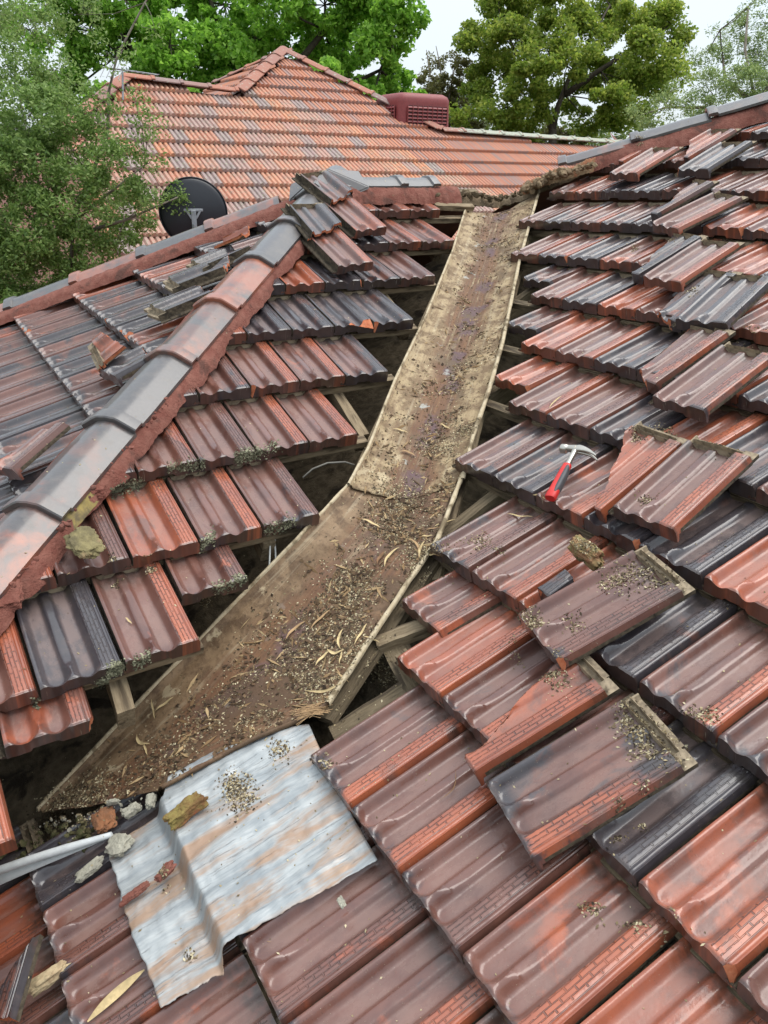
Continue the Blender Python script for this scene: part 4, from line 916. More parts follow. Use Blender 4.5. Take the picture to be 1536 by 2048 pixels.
# ------------------------------------------------------------------ hammer
def hammer():
    h = .030; A = PR.hit(1100, 997, h*.6); B = PR.hit(1152, 898, h+.008); ax = unit(B-A); n_ = PR.n
    t = thing('claw_hammer', 'claw hammer with a steel head and red and grey grip lying on the tiles', 'hammer', A)
    red = plain('red_rubber', (.55, .022, .018), .45); gry = plain('grey_rubber', (.06, .06, .065), .55); steel = plain('worn_steel', (.50, .47, .41), .32, .85)
    side = unit(np.cross(ax, n_)); up = np.cross(side, ax)
    def loft(name, secs, m, nn=16):
        vs, fs = [], []
        for (c, a, b, w1, w2) in secs:
            for k in range(nn):
                th = 2*math.pi*k/nn; e = .75; cc, ss = math.cos(th), math.sin(th)
                vs.append(c + a*w1*np.sign(cc)*abs(cc)**e + b*w2*np.sign(ss)*abs(ss)**e)
        for i in range(len(secs)-1):
            for k in range(nn): fs.append((i*nn+k, i*nn+(k+1) % nn, (i+1)*nn+(k+1) % nn, (i+1)*nn+k))
        fs.append(tuple(range(nn))[::-1]); fs.append(tuple((len(secs)-1)*nn+k for k in range(nn)))
        o = link(name, mesh(name, vs, fs, angle=40), m); keep(o, t); o.matrix_basis = Matrix.Identity(4); return o
    Ls = np.linalg.norm(B-A)
    P = lambda q, u=0.0: A + ax*Ls*q + up*u
    loft('grip', [(P(0), side, up, .016, .013), (P(.03), side, up, .0185, .015), (P(.15), side, up, .017, .014), (P(.3), side, up, .0165, .0135), (P(.52), side, up, .0155, .013), (P(.66), side, up, .0135, .012), (P(.67), side, up, .011, .010)], red)
    loft('grip_inlay', [(P(.10)+side*.0095, side, up, .0045, .0145), (P(.2)+side*.009, side, up, .0095, .0150), (P(.45)+side*.008, side, up, .0095, .0145), (P(.6)+side*.007, side, up, .007, .0130), (P(.64)+side*.006, side, up, .004, .011)], gry)
    loft('shaft', [(P(.64), side, up, .009, .009), (P(.78), side, up, .0075, .0085), (P(.90), side, up, .0085, .009), (P(1.0), side, up, .0115, .010)], steel)
    f = PR.hit(1122, 895, h+.008) ; c = PR.hit(1190, 906, h-.004); hx = unit(f - B)
    hx = unit(hx - ax*(hx@ax)*.6); hy = np.cross(hx, up)
    secs = [(B + hx*.052 - ax*.003, hy, up, .0125, .0125), (B + hx*.049 - ax*.003, hy, up, .0145, .0145), (B + hx*.032 - ax*.003, hy, up, .0145, .0145), (B + hx*.028, hy, up, .0105, .0110), (B + hx*.016, hy, up, .0115, .0115), (B + hx*.0, hy, up, .0135, .0125)]
    loft('head', secs, steel)
    for sg in (-1, 1):
        q = [(B + up*.004*sg, hy, up, .0125, .0068)]
        for k in range(1, 8):
            t_ = k/7; p = B - hx*(.082*t_) - ax*(.034*t_*t_) + up*(.0055+.004*t_)*sg
            q.append((p, hy, up, .0125*(1-t_)+.0028, .0068*(1-.5*t_)))
        loft('claw', q, steel)
hammer()
# ------------------------------------------------------------------ white metal strip, cables
def strip():
    wh = plain('white_enamelled_steel', (.62, .64, .64), .3, 0, .6); gr = wh
    a = PR.hit(-60, 1762, .035); b = PR.hit(222, 1668, .012); d = unit(b-a); n_ = PR.n; s = unit(np.cross(d, n_)); s = s if s @ PR.S < 0 else -s
    t = thing('white_metal_strip', 'white enamelled metal strip with a rolled edge at the lower left corner', 'metal strip', b)
    path = [a + (b-a)*q + n_*.004*math.sin(q*4) for q in np.linspace(0, 1, 14)]
    o = tube('rolled_edge', path, [.011*(1-.35*max(0, (i-9)/4)) for i in range(14)], wh, None, 12); keep(o, t); o.matrix_basis = Matrix.Identity(4)
    rows = []
    for i, p in enumerate(path):
        q = i/13; w_ = .024*(1-q)**.8 + .002
        rows.append([p - n_*.004, p - n_*w_*.9 - s*w_*.25 - np.array([0, 0, .0]), p - n_*w_*1.3 - s*w_*.9])
    o = grid_obj('web', rows, wh, None, thick=.001); keep(o, t); o.matrix_basis = Matrix.Identity(4)
strip()
cab = plain('grey_cable_sheath', (.13, .12, .10), .6)
o = tube('electrical_cable', [PL.hit(606, 955, -.10), PL.hit(625, 938, -.07), PL.hit(655, 926, -.06), PL.hit(690, 924, -.07), PL.hit(708, 930, -.09)], .0035, cab); tag(o, 'thin grey cable curving out from under the left tiles towards the gutter bend', 'cable')
for i, (p0, p1) in enumerate((((541, 1060), (536, 1175)), ((548, 1058), (552, 1150)))):
    o = tube('electrical_cable', [PL.hit(*p0, -.09), PL.hit((p0[0]+p1[0])/2+1, (p0[1]+p1[1])/2, -.13), PL.hit(*p1, -.17)], .003, plain('white_cable_sheath%d' % i, (.55, .55, .52), .5))
    tag(o, ['pale vertical cable hanging under the left tiles, left one', 'pale vertical cable hanging under the left tiles, right one'][i], 'cable', 'cables hanging in the roof gap')

# ------------------------------------------------------------------ satellite dish
def dish():
    c = EYE + ray(387, 425)*6.9; to = unit(EYE - c); Rr = .295
    t = thing('satellite_dish', 'black satellite dish seen from behind beyond the ridge', 'satellite dish', c - np.array([0, 0, .9]))
    X = unit(np.cross(UZ, to)); Y = np.cross(to, X); blk = plain('matt_black_paint', (.010, .012, .018), .42); gal = plain('galvanised_bracket', (.30, .32, .34), .4, .6)
    vs, fs = [c + to*.055], []; nr_, na = 12, 64
    for i in range(1, nr_+1):
        rr = i/nr_
        for k in range(na):
            th = 2*math.pi*k/na; z = .055*(1-rr*rr) - (.008 if i == nr_ else 0); vs.append(c + X*Rr*1.02*rr*math.cos(th) + Y*Rr*1.0*rr*math.sin(th) + to*z)
    for k in range(na): fs.append((0, 1+k, 1+(k+1) % na))
    for i in range(nr_-1):
        for k in range(na): a = 1+i*na+k; b = 1+i*na+(k+1) % na; fs.append((a, a+na, b+na, b))
    o = link('reflector', mesh('reflector', vs, fs, angle=40), blk); keep(o, t); o.matrix_basis = Matrix.Identity(4)
    m = o.modifiers.new('thickness', 'SOLIDIFY'); m.thickness = .006
    ring = [c + X*Rr*1.02*math.cos(a) + Y*Rr*math.sin(a) - to*.006 for a in np.linspace(0, 2*math.pi, 65)]
    o = tube('rim', ring, .006, blk, None, 6); keep(o, t); o.matrix_basis = Matrix.Identity(4)
    def bar(a, b, w, h, nm): 
        o = beam(nm, a, b, to, w, h, gal, None, 0); M = o.matrix_world.copy(); keep(o, t); o.matrix_basis = M
    q = c + to*.075
    bar(q + X*.085 + Y*.02, q - X*.085 + Y*.02, .022, .01, 'bracket_arm'); bar(q + Y*.02, q - Y*.20, .045, .03, 'bracket_post')
    bar(q + X*.06+Y*.015, q + X*.02-Y*.05, .02, .01, 'bracket_arm'); bar(q - X*.06+Y*.015, q - X*.02-Y*.05, .02, .01, 'bracket_arm')
    o = tube('mast', [q - Y*.1 + to*.01, q - Y*.35 + to*.01, c - np.array([0, 0, .95])], .018, gal, None, 10); keep(o, t); o.matrix_basis = Matrix.Identity(4)
dish()
# ------------------------------------------------------------------ neighbouring house
nb = thing('house', 'neighbouring house with a pale orange tiled hip roof behind the near ridge', 'house', (14, -6, 0))
THF = math.radians(30)
PF = Plane(EYE + np.array([50*W, 0, -.65*W]), E2, math.cos(THF)*E1 + math.sin(THF)*UZ)
def far_tile():
    prof = [(0, 0), (.012, .026), (.040, .034), (.058, .016), (.068, .000), (.084, .026), (.112, .034), (.128, .016), (.140, .000), (.156, .026), (.184, .034), (.200, .016), (.210, .000)]
    vs, fs = [], []; n = len(prof)
    for (y, dz) in ((0, 0), (0, 0), (GA*1.06, 0)):
        for (x, z) in prof: vs.append((x, y, z))
    for i in range(n): vs[i] = (prof[i][0], 0.0, prof[i][1]-.048)
    for k in range(2):
        for i in range(n-1): a = k*n+i; fs.append((a, a+1, a+n+1, a+n))
    me = mesh('far_roof_tile', vs, fs, angle=40)
    s = NT('weathered_far_terracotta'); co = s.n('TexCoord').outputs['Object']; oi = s.n('ObjectInfo'); rnd = oi.outputs['Random']
    gg = s.n('NewGeometry').outputs['Position']
    cr = s.n('ValToRGB'); s.l(rnd, cr.inputs[0]); e = cr.color_ramp.elements; e[0].color = (.44, .205, .145, 1); e[1].color = (.32, .240, .225, 1); e[1].position = .95
    for p, c in ((.2, (.50, .225, .145)), (.4, (.46, .265, .205)), (.55, (.55, .240, .130)), (.75, (.42, .255, .215))): q = e.new(p); q.color = (*c, 1)
    n1 = s.noise(gg, 9, 4, .6); n2 = s.noise(gg, 2.2, 3, .6); n3 = s.noise(gg, 38, 4, .6)
    col = s.mix(s.math('MULTIPLY', s.ramp(n1, .42, .68), .5), cr.outputs[0], (.20, .16, .14))
    # lichen: more towards the right-hand ridge
    sx = s.n('SeparateXYZ'); s.l(gg, sx.inputs[0]); lich = s.ramp(sx.outputs[1], -6.0, -11.5)
    col = s.mix(s.math('MULTIPLY', s.ramp(s.math('ADD', n3, s.math('MULTIPLY', lich, .16)), .54, .66), .75), col, (.36, .37, .25))
    s.fin(col, .7, s.bump(n3, .5, .004), .3); me.materials.append(s.m); return me, s.m
FT, FTM = far_tile()
fpoly_px = [(120, 262), (200, 200), (250, 158), (475, 188), (565, 103), (885, 265), (1240, 290)]
fpoly = [PF.hit(*q) for q in fpoly_px]
def under_line(P):
    s = (P-PF.o) @ E2; h = P[2]
    for a, b in zip(fpoly[:-1], fpoly[1:]):
        sa, sb = (a-PF.o)@E2, (b-PF.o)@E2
        if sa <= s <= sb: t = (s-sa)/(sb-sa); return a[2]*(1-t)+b[2]*t - h
    return -1
ftiles = []
for r in range(-14, 16):
    for k in range(-30, 60):
        s = k + (.5 if r % 2 else 0); P = PF.P(s+.5, r+.5)
        if not in_view(P, 20) or under_line(P) < -.02: continue
        x, y, d = pix(P)
        # hidden behind the near roof?
        if x < 640 and y > 640-(x/640)*230+60: continue
        if x > 640 and y > 480: continue
        ftiles.append((s, r, d))
ftiles.sort(key=lambda q: q[2])
def far_mat(s, r, pl=PF):
    P0 = pl.P(s+jr(.02), r); X = unit(pl.S); a = .13; Y = pl.U*math.cos(a) - pl.n*math.sin(a); Z = np.cross(X, Y); Z = Z if Z @ pl.n > 0 else -Z
    return mat4(X, Y, Z, P0)
for s, r, d in ftiles[:296]:
    o = bpy.data.objects.new('roof_tile', FT); COL.objects.link(o); keep(o, nb); o.matrix_basis = far_mat(s, r)
rest = ftiles[296:]
def merged(name, mats, me, mat, parent):
    base = np.array([v.co[:] for v in me.vertices]); fb = [tuple(p.vertices) for p in me.polygons]; vs, fs = [], []
    for i, M in enumerate(mats):
        A = np.array(M); w = base @ A[:3, :3].T + A[:3, 3]; vs.append(w); n = i*len(base); fs += [tuple(q+n for q in f) for f in fb]
    o = link(name, mesh(name, np.concatenate(vs), fs, angle=40), mat); keep(o, parent); o.matrix_basis = Matrix.Identity(4); o['kind'] = 'stuff'; return o
s2 = NT('weathered_far_terracotta_mass'); g2 = s2.n('NewGeometry'); cr2 = s2.n('ValToRGB'); s2.l(g2.outputs['Random Per Island'], cr2.inputs[0]); e = cr2.color_ramp.elements
e[0].color = (.38, .17, .12, 1); e[1].color = (.27, .20, .18, 1); q = e.new(.4); q.color = (.47, .20, .115, 1); q = e.new(.7); q.color = (.35, .20, .165, 1)
n3 = s2.noise(g2.outputs['Position'], 38, 4, .6); col2 = s2.mix(s2.math('MULTIPLY', s2.ramp(n3, .62, .72), .6), cr2.outputs[0], (.36, .37, .25)); s2.fin(col2, .7, s2.bump(n3, .5, .004), .3)
if rest: merged('roof_tiles', [far_mat(s, r) for s, r, d in rest], FT, s2.m, nb)
# side face of its upper hip
A_, B_ = fpoly[4], fpoly[3]; nA = unit(np.cross(A_-B_, E1)); nA = nA if nA[2] > 0 else -nA
def hitp(x, y, p, n): v = ray(x, y); return EYE + v*((n@(p-EYE))/(n@v))
C_ = hitp(432, 165, A_, nA); D_ = hitp(545, 104, A_, nA)
PS = Plane(B_, -E1, unit(np.cross(nA, E1)) if np.cross(nA, E1)[2] > 0 else -unit(np.cross(nA, E1)))
ms = []
for r in range(-2, 14):
    for k in range(-30, 10):
        P = PS.P(k+.5+(.5 if r % 2 else 0), r+.5); d = P-B_
        # inside triangle between the hip A-B and the far edge
        ab = A_-B_; t = d@PS.U/(ab@PS.U)
        if t < -.05 or t > 1: continue
        e0 = B_ + ab*t; far = C_ + (A_-C_)*t
        if (P-e0)@E1 < 0 or (P-e0)@E1 > max((far-e0)@E1, .1)+.3: continue
        ms.append(far_mat(k+(.5 if r % 2 else 0), r, PS))
if ms: merged('side_roof_tiles', ms, FT, s2.m, nb)
# sheets under the tiles, back slopes, walls
eave = [PF.P(-32, -15, -.05), PF.P(58, -15, -.05)]
poly_part('roof_sheet', [eave[0]] + [p - PF.n*.055 for p in [PF.hit(-250, 470)] + fpoly] + [PF.P(58, 4.8, -.055), eave[1]], sheetM, nb)
poly_part('roof_sheet', [A_-[0, 0, .04], B_-[0, 0, .04], C_-[0, 0, .04]], sheetM, nb)
top = [p - PF.n*.06 for p in fpoly]
poly_part('back_slope', [top[2], top[3], C_, top[3]+np.array([5, 2, -3]), top[2]+np.array([5, 2, -2.5])], sheetM, nb)
poly_part('back_slope', [top[4], top[5], top[6], top[6]+np.array([6, -2, -3]), top[4]+np.array([6, -2, -3])], sheetM, nb)
for p0, p1 in (((12.0-3.5, 8), (12.0-3.5, -14)), ((8.5, -14), (18, -14)), ((8.5, 8), (18, 8)), ((18, 8), (18, -14))):
    a = np.array([*p0, 0.]); b = np.array([*p1, 0.]); d = unit(b-a); nn = np.array([-d[1], d[0], 0])*.1; up = np.array([0, 0, 2.3]); vs = [a-nn, b-nn, b+nn, a+nn]; vs += [q+up for q in vs]
    o = link('wall', mesh('wall', vs, [(0, 1, 2, 3), (4, 7, 6, 5), (0, 4, 5, 1), (1, 5, 6, 2), (2, 6, 7, 3), (3, 7, 4, 0)]), BRICKM); keep(o, nb); o.matrix_basis = Matrix.Identity(4)
FCM = mat_simple('weathered_cap', (.34, .15, .10), (.25, .14, .11), 7, .75, .5, .004, (.22, .20, .18), coords='Generated')
s = NT('weathered_far_cap'); oi = s.n('ObjectInfo'); p = s.n('NewGeometry').outputs['Position']; cr_ = s.n('ValToRGB'); s.l(oi.outputs['Random'], cr_.inputs[0]); e = cr_.color_ramp.elements
e[0].color = (.36, .15, .10, 1); e[1].color = (.21, .165, .16, 1); q = e.new(.5); q.color = (.31, .15, .115, 1)
nn_ = s.noise(p, 25, 5, .65); sxx = s.n('SeparateXYZ'); s.l(p, sxx.inputs[0]); li_ = s.ramp(sxx.outputs[1], -7.8, -9.0)
cc_ = s.mix(s.ramp(s.math('ADD', nn_, s.math('MULTIPLY', li_, .22)), .58, .68), cr_.outputs[0], (.34, .36, .29)); FCAPM = s.fin(cc_, .8, s.bump(nn_, .5, .004), .3)
FCAP = cap_mesh(.44, .125, .070, 'far_ridge_tile'); FCAP.materials.clear(); FCAP.materials.append(FCAPM)
def cap_run(a, b, lower_is_a=True, off=0, lift=.03):
    a, b = np.array(a), np.array(b)
    if not lower_is_a: a, b = b, a
    d = b-a; n_ = max(1, round(np.linalg.norm(d)/.42)); 
    for i in range(n_): cap(a + d*i/n_ + np.array([0, 0, lift]), d, 'ridge_tile', me=FCAP, parent=nb)
cap_run(fpoly[0], fpoly[2]); cap_run(fpoly[3], fpoly[2], True); cap_run(fpoly[3], fpoly[4]); cap_run(fpoly[5], fpoly[4]); cap_run(fpoly[6], fpoly[5])
cap_run(C_, A_, True, lift=-.02)
# ------------------------------------------------------------------ evaporative cooler on its roof
def cooler():
    t0 = 12.6; c = EYE + ray(856, 239)*t0
    t = thing('evaporative_cooler', 'maroon evaporative cooler with louvred sides on the neighbouring roof', 'cooler', c - np.array([0, 0, .6]))
    mar = plain('maroon_plastic', (.23, .045, .045), .55); dark = plain('dark_louvre_gap', (.035, .012, .012), .7)
    R_ = CM[0]; fw = unit([CM[2][0], CM[2][1], 0]); right = unit(np.cross(fw, UZ)); 
    yaw = math.radians(28); X = right*math.cos(yaw) + fw*math.sin(yaw); Yv = -right*math.sin(yaw) + fw*math.cos(yaw)   # X along the main face
    k = t0/FPX; w, dep, hgt = 108*k/math.cos(yaw), 120*k, 104*k
    o0 = c - np.array([0, 0, 58*k]) - X*w*.53
    def P(a, b, z): return o0 + X*a*w + Yv*b*dep + UZ*z*hgt
    # body with rounded corners, slightly tapering to the top, domed lid
    def ring(z, inset, rad=.12, n=6):
        pts = []
        for (cx, cy, a0) in ((1, 0, -90), (1, 1, 0), (0, 1, 90), (0, 0, 180)):
            for i in range(n):
                a = math.radians(a0 + 90*i/(n-1)); x = (1-inset-rad if cx else inset+rad)+rad*math.cos(a); y = (1-inset-rad if cy else inset+rad)+rad*math.sin(a); pts.append(P(x, y, z))
        return pts
    lv = [(-.1, 0), (.84, .02), (.90, .02), (.96, .045), (1.0, .10), (1.01, .3)]; vs, fs = [], []
    for z, ins in lv: vs += ring(z, ins)
    n = 24
    for i in range(len(lv)-1):
        for j in range(n): fs.append((i*n+j, i*n+(j+1) % n, (i+1)*n+(j+1) % n, (i+1)*n+j))
    fs.append(tuple((len(lv)-1)*n+j for j in range(n)))
    o = link('casing', mesh('casing', vs, fs, angle=35), mar); keep(o, t); o.matrix_basis = Matrix.Identity(4)
    def face(o_, U_, wd, nm):
        nrm = unit(np.cross(U_, UZ)); nrm = nrm if nrm @ (EYE-c) > 0 else -nrm
        a = o_ + nrm*.008; q = [a, a+U_*wd, a+U_*wd+UZ*hgt*.66, a+UZ*hgt*.66]
        o = link(nm, mesh(nm, q, [(0, 1, 2, 3)]), dark); keep(o, t); o.matrix_basis = Matrix.Identity(4)
        for i in range(11):
            z = hgt*.66*(i+.5)/11; b0 = a + UZ*z
            o = beam('louvre', b0 + nrm*.006, b0 + U_*wd + nrm*.006, nrm+UZ*.8, .030, .012, mar, None, 0); M = o.matrix_world.copy(); keep(o, t); o.matrix_basis = M
        for f_ in np.linspace(0, 1, 9):
            p = a + U_*wd*f_ + nrm*.012; o = beam('louvre_rib', p, p+UZ*hgt*.66, nrm, .010, .016, mar, None, 0); M = o.matrix_world.copy(); keep(o, t); o.matrix_basis = M
    face(P(.14, 0, .12), X, w*.74, 'louvre_panel'); face(P(0, .9, .12), -Yv, dep*.75, 'louvre_panel')
    o = link('base', box_mesh('base', (w*.8, dep*.8, .8)), mar); keep(o, t); Xx = unit(X); o.matrix_basis = mat4(X, Yv, UZ, P(.5, .5, -.1)-UZ*.4)
cooler()
def antenna():
    al = plain('dull_aluminium', (.20, .21, .22), .5, .5); d = 10.4
    A = lambda x, y, dd=0: EYE + ray(x, y)*(d+dd)
    t = thing('television_antenna', 'aluminium television antenna above the far left ridge', 'antenna', A(248, 170)-np.array([0, 0, .3]))
    def tb(nm, pts, r): o = tube(nm, pts, r, al, None, 6); keep(o, t); o.matrix_basis = Matrix.Identity(4)
    tb('boom', [A(205, 134, -.25), A(316, 150, .25)], .011)
    tb('mast', [A(245, 141), A(246, 200)], .014)
    for i, f in enumerate(np.linspace(.04, .97, 10)):
        c = A(205, 134, -.25)*(1-f)+A(316, 150, .25)*f; dirv = unit(np.array([.6, -.45, .55])) if i < 4 else unit(np.array([.6, -.5, .1])); L_ = .22 if i < 4 else .10
        tb('element', [c - dirv*L_, c + dirv*L_], .005)
antenna()

# ------------------------------------------------------------------ trees
def leaf_mesh(name, C, size, aspect, mat, droop=0.0, seed=0):
    r = np.random.default_rng(seed); N = len(C)
    a = r.normal(size=(N, 3)); a[:, 2] = a[:, 2]*.7 - droop; a /= np.linalg.norm(a, axis=1)[:, None]
    b = r.normal(size=(N, 3)); b -= a*(a*b).sum(1)[:, None]; b /= np.linalg.norm(b, axis=1)[:, None]
    n = np.cross(a, b); sz = size*r.uniform(.6, 1.25, N)[:, None]; w = sz*aspect
    v = np.empty((N, 4, 3)); v[:, 0] = C - a*sz*.5; v[:, 1] = C + b*w*.5 + n*w*.12 - a*sz*.05; v[:, 2] = C + a*sz*.5; v[:, 3] = C - b*w*.5 + n*w*.12 - a*sz*.05
    me = bpy.data.meshes.new(name); me.vertices.add(N*4); me.vertices.foreach_set('co', v.ravel()); me.loops.add(N*4); me.polygons.add(N)
    me.loops.foreach_set('vertex_index', np.arange(N*4, dtype=np.int32)); me.polygons.foreach_set('loop_start', np.arange(0, N*4, 4, dtype=np.int32))
    me.polygons.foreach_set('loop_total', np.full(N, 4, dtype=np.int32)); me.update(); me.validate(); me.materials.append(mat); return me
def tree(name, label, base, limbs, clumps, nleaf, lsize, aspect, lmat, bmat, cat='tree', droop=0., seed=1, trunk_r=.16, twigs=True, clump_r=.30, thin=1.0, flat=.7):
    """base: foot of the trunk; limbs: list of polylines; clumps: (centre, radius) ellipsoids of foliage"""
    r = np.random.default_rng(seed); t = thing(name, label, cat, base); fork = limbs[0][0]
    tr = [np.array(base, float)]; 
    for k in (.35, .7, 1.0): tr.append(np.array(base)*(1-k)+np.array(fork)*k + r.normal(size=3)*.04*(k < 1))
    o = tube('trunk', tr, [trunk_r*1.15, trunk_r, trunk_r*.85, trunk_r*.75], bmat, None, 10); keep(o, t); o.matrix_basis = Matrix.Identity(4)
    V_, F_ = [], []
    def addt(path, rad, n=6):
        v, f = tube_verts(path, rad, n); b = len(V_); V_.extend(v); F_.extend([tuple(q+b for q in x) for x in f])
    for i, lb in enumerate(limbs):
        v, f = tube_verts(lb, np.linspace(trunk_r*.6, trunk_r*.15, len(lb)), 7); o = link('limb', mesh('limb', v, f, smooth=True), bmat); keep(o, t); o.matrix_basis = Matrix.Identity(4)
    nodes = [np.array(p, float) for lb in limbs for p in lb]
    tot = sum(c[1]**2*(c[2] if len(c) > 2 else 1) for c in clumps); cs = []
    for c in clumps:
        cc, cr_ = np.array(c[0], float), c[1]; dens = c[2] if len(c) > 2 else 1
        sub = max(6, int(22*(cr_/clump_r)**2*.22)); k = int(nleaf*cr_**2*dens/tot/sub)
        nb_ = min(nodes, key=lambda q: np.linalg.norm(q-cc))
        if twigs: addt([nb_, (nb_+cc)/2 + r.normal(size=3)*cr_*.15, cc], [trunk_r*.14, trunk_r*.10, trunk_r*.05], 5)
        for _ in range(sub):
            d = r.normal(size=3); d /= np.linalg.norm(d); rad = cr_*r.uniform(.35, 1.0)**.6; sc_ = cc + d*rad*np.array([1, 1, .85])
            if twigs and r.random() < .5: addt([cc, (cc+sc_)/2+r.normal(size=3)*.04*cr_, sc_], [trunk_r*.05, trunk_r*.035, .003], 4)
            pr_ = clump_r*r.uniform(.5, 1.15); q = r.normal(size=(max(k, 3), 3)); q /= np.linalg.norm(q, axis=1)[:, None]; q *= (r.uniform(0, 1, len(q))**.45)[:, None]*pr_*np.array([1, 1, flat])
            cs.append(sc_ + q)
    if V_: o = link('twigs', mesh('twigs', V_, F_, smooth=True), bmat); keep(o, t); o.matrix_basis = Matrix.Identity(4); o['kind'] = 'stuff'
    C = np.concatenate(cs); me = leaf_mesh('crown', C, lsize, aspect, lmat, droop, seed); o = link('crown', me, None); keep(o, t); o.matrix_basis = Matrix.Identity(4)
    return t
def at(x, y, d): return EYE + ray(x, y)*d
def disc(lst, d, spread=1.0, seed=0):
    """(x, y, radius in photo pixels, density) -> clumps around distance d"""
    r = np.random.default_rng(seed); out = []
    for q in lst:
        dd = d + r.uniform(-.5, .5)*spread*2; out.append((at(q[0], q[1], dd), q[2]*dd/FPX, q[3] if len(q) > 3 else 1.0))
    return out
GRN = mat_leaf('bright_green_leaf', (.130, .290, .030), (.250, .480, .055), (.400, .640, .110), .6)
d = 19.0
cl = [(150, -40, 80), (250, 0, 80), (350, -30, 80), (450, 10, 80), (560, -20, 80), (650, 10, 70), (750, -10, 80), (800, 30, 50), (250, 80, 60), (340, 90, 60), (430, 90, 60), (400, 150, 50), (320, 140, 40), (520, 80, 50), (610, 80, 55), (690, 90, 60), (770, 95, 55), (700, 160, 50), (780, 160, 45), (740, 210, 40), (640, 140, 40), (620, 190, 40), (480, 130, 45), (180, 60, 60), (290, 180, 40), (800, 205, 35), (160, 130, 40), (830, 215, 30), (240, 220, 60), (450, 200, 50), (560, 230, 60), (350, 230, 60), (120, 200, 60), (60, 60, 60, .4), (90, -30, 60, .5)]
tree('large_tree', 'tall bright green leafy tree filling the sky behind the neighbouring roof', at(480, 900, d)*[1, 1, 0], [[at(480, 330, d), at(470, 180, d), at(440, 60, d), at(400, -60, d)], [at(480, 320, d), at(560, 170, d), at(650, 60, d), at(760, 0, d)], [at(480, 330, d), at(360, 190, d), at(260, 90, d), at(170, 0, d)], [at(500, 300, d), at(640, 200, d), at(760, 140, d)]],
     disc(cl, d, 1.6, 3), 95000, .140, .60, GRN, DARKBARK, droop=.5, seed=3, trunk_r=.24, clump_r=.34)
OLV = mat_leaf('olive_yellow_leaf', (.150, .240, .030), (.260, .350, .050), (.430, .470, .095), .6)
d = 21.0
cl = [(1000, 30, 45), (1060, 10, 45), (960, 85, 42), (1020, 90, 48), (1090, 70, 45), (1150, 20, 40), (1180, 70, 40), (1140, 120, 45), (1060, 150, 50), (990, 150, 50), (950, 200, 35), (1010, 215, 45), (1080, 215, 35), (1150, 190, 38), (1210, 130, 45), (1220, 60, 35), (1270, 30, 40), (1330, 30, 38), (1350, 75, 30), (1290, 100, 42), (1250, 160, 40), (1330, 130, 38), (1310, 180, 28), (1220, 200, 38), (1240, 245, 28), (1180, 245, 28), (1270, 215, 25), (1000, 255, 30), (1055, 262, 25), (1365, 160, 18, .5), (1215, -20, 40), (1120, -30, 45), (1010, -30, 40), (925, 235, 22)]
tree('broad_tree', 'broad olive and yellow green tree standing right of the centre against the sky', at(1110, 800, d)*[1, 1, 0], [[at(1105, 262, d), at(1115, 215, d), at(1140, 150, d), at(1180, 80, d), at(1220, 10, d)], [at(1105, 262, d), at(1080, 190, d), at(1040, 120, d), at(1000, 40, d)], [at(1130, 190, d), at(1200, 140, d), at(1280, 90, d), at(1340, 50, d)], [at(1080, 190, d), at(1075, 110, d), at(1090, 20, d)]],
     disc(cl, d, 1.2, 5), 82000, .112, .60, OLV, DARKBARK, seed=5, trunk_r=.15, clump_r=.42, droop=.3)
DKL = mat_leaf('dark_olive_leaf', (.075, .120, .028), (.140, .195, .045), (.220, .270, .075), .5)
d = 23.0
cl = [(900, 170, 30), (925, 150, 30, .8), (860, 165, 28, .7), (835, 225, 30, .8), (915, 205, 30), (870, 130, 22, .45), (895, 225, 35), (940, 250, 35), (880, 265, 35), (860, 190, 25, .7), (905, 120, 22, .25), (960, 280, 30), (990, 285, 30), (1100, 280, 30), (1040, 285, 30), (1150, 280, 30)]
tree('thin_tree', 'thin brownish tree with sparse bare twigs behind the maroon cooler', at(890, 800, d)*[1, 1, 0], [[at(890, 270, d), at(888, 200, d), at(880, 130, d), at(872, 92, d)], [at(890, 230, d), at(905, 160, d), at(915, 98, d)], [at(888, 200, d), at(860, 150, d), at(853, 100, d)]],
     disc(cl, d, .8, 6), 24000, .10, .5, mat_leaf('brown_olive_leaf', (.10, .095, .035), (.16, .15, .05), (.21, .22, .065), .4), BARK, seed=6, trunk_r=.07, clump_r=.22)
GUM = mat_leaf('grey_green_gum_leaf', (.150, .230, .075), (.260, .350, .120), (.420, .500, .200), .5)
d = 14.0
cl = [(1440, 110, 30, .9), (1480, 60, 30, .8), (1520, 110, 45, 1), (1460, 160, 40, 1.1), (1410, 170, 30, .9), (1395, 120, 20, .6), (1500, 10, 20, .5), (1530, 50, 30, .6), (1560, 0, 40, .6), (1510, 170, 40, 1.1), (1370, 210, 25, .8), (1420, 215, 25, 1), (1330, 215, 25, .9), (1300, 235, 22, .9), (1345, 180, 18, .5), (1550, 170, 40, 1), (1600, 90, 60, 1), (1440, 60, 18, .4), (1485, 25, 15, .35), (1380, 240, 25, 1.0), (1275, 232, 20, .8)]
tree('gum_tree', 'grey green gum tree with fine sparse leaves at the right edge of the sky', at(1530, 900, d)*[1, 1, 0], [[at(1530, 300, d), at(1510, 200, d), at(1490, 100, d), at(1497, 12, d)], [at(1510, 210, d), at(1450, 160, d), at(1440, 60, d)], [at(1515, 220, d), at(1560, 120, d), at(1545, 20, d)], [at(1520, 240, d), at(1420, 215, d), at(1330, 215, d)]],
     disc(cl, d, .8, 7), 24000, .062, .32, GUM, BARK, seed=7, trunk_r=.09, clump_r=.20, droop=.2)
SMA = mat_leaf('small_grey_green_leaf', (.095, .175, .038), (.190, .300, .070), (.350, .470, .165), .5)
d = 6.6
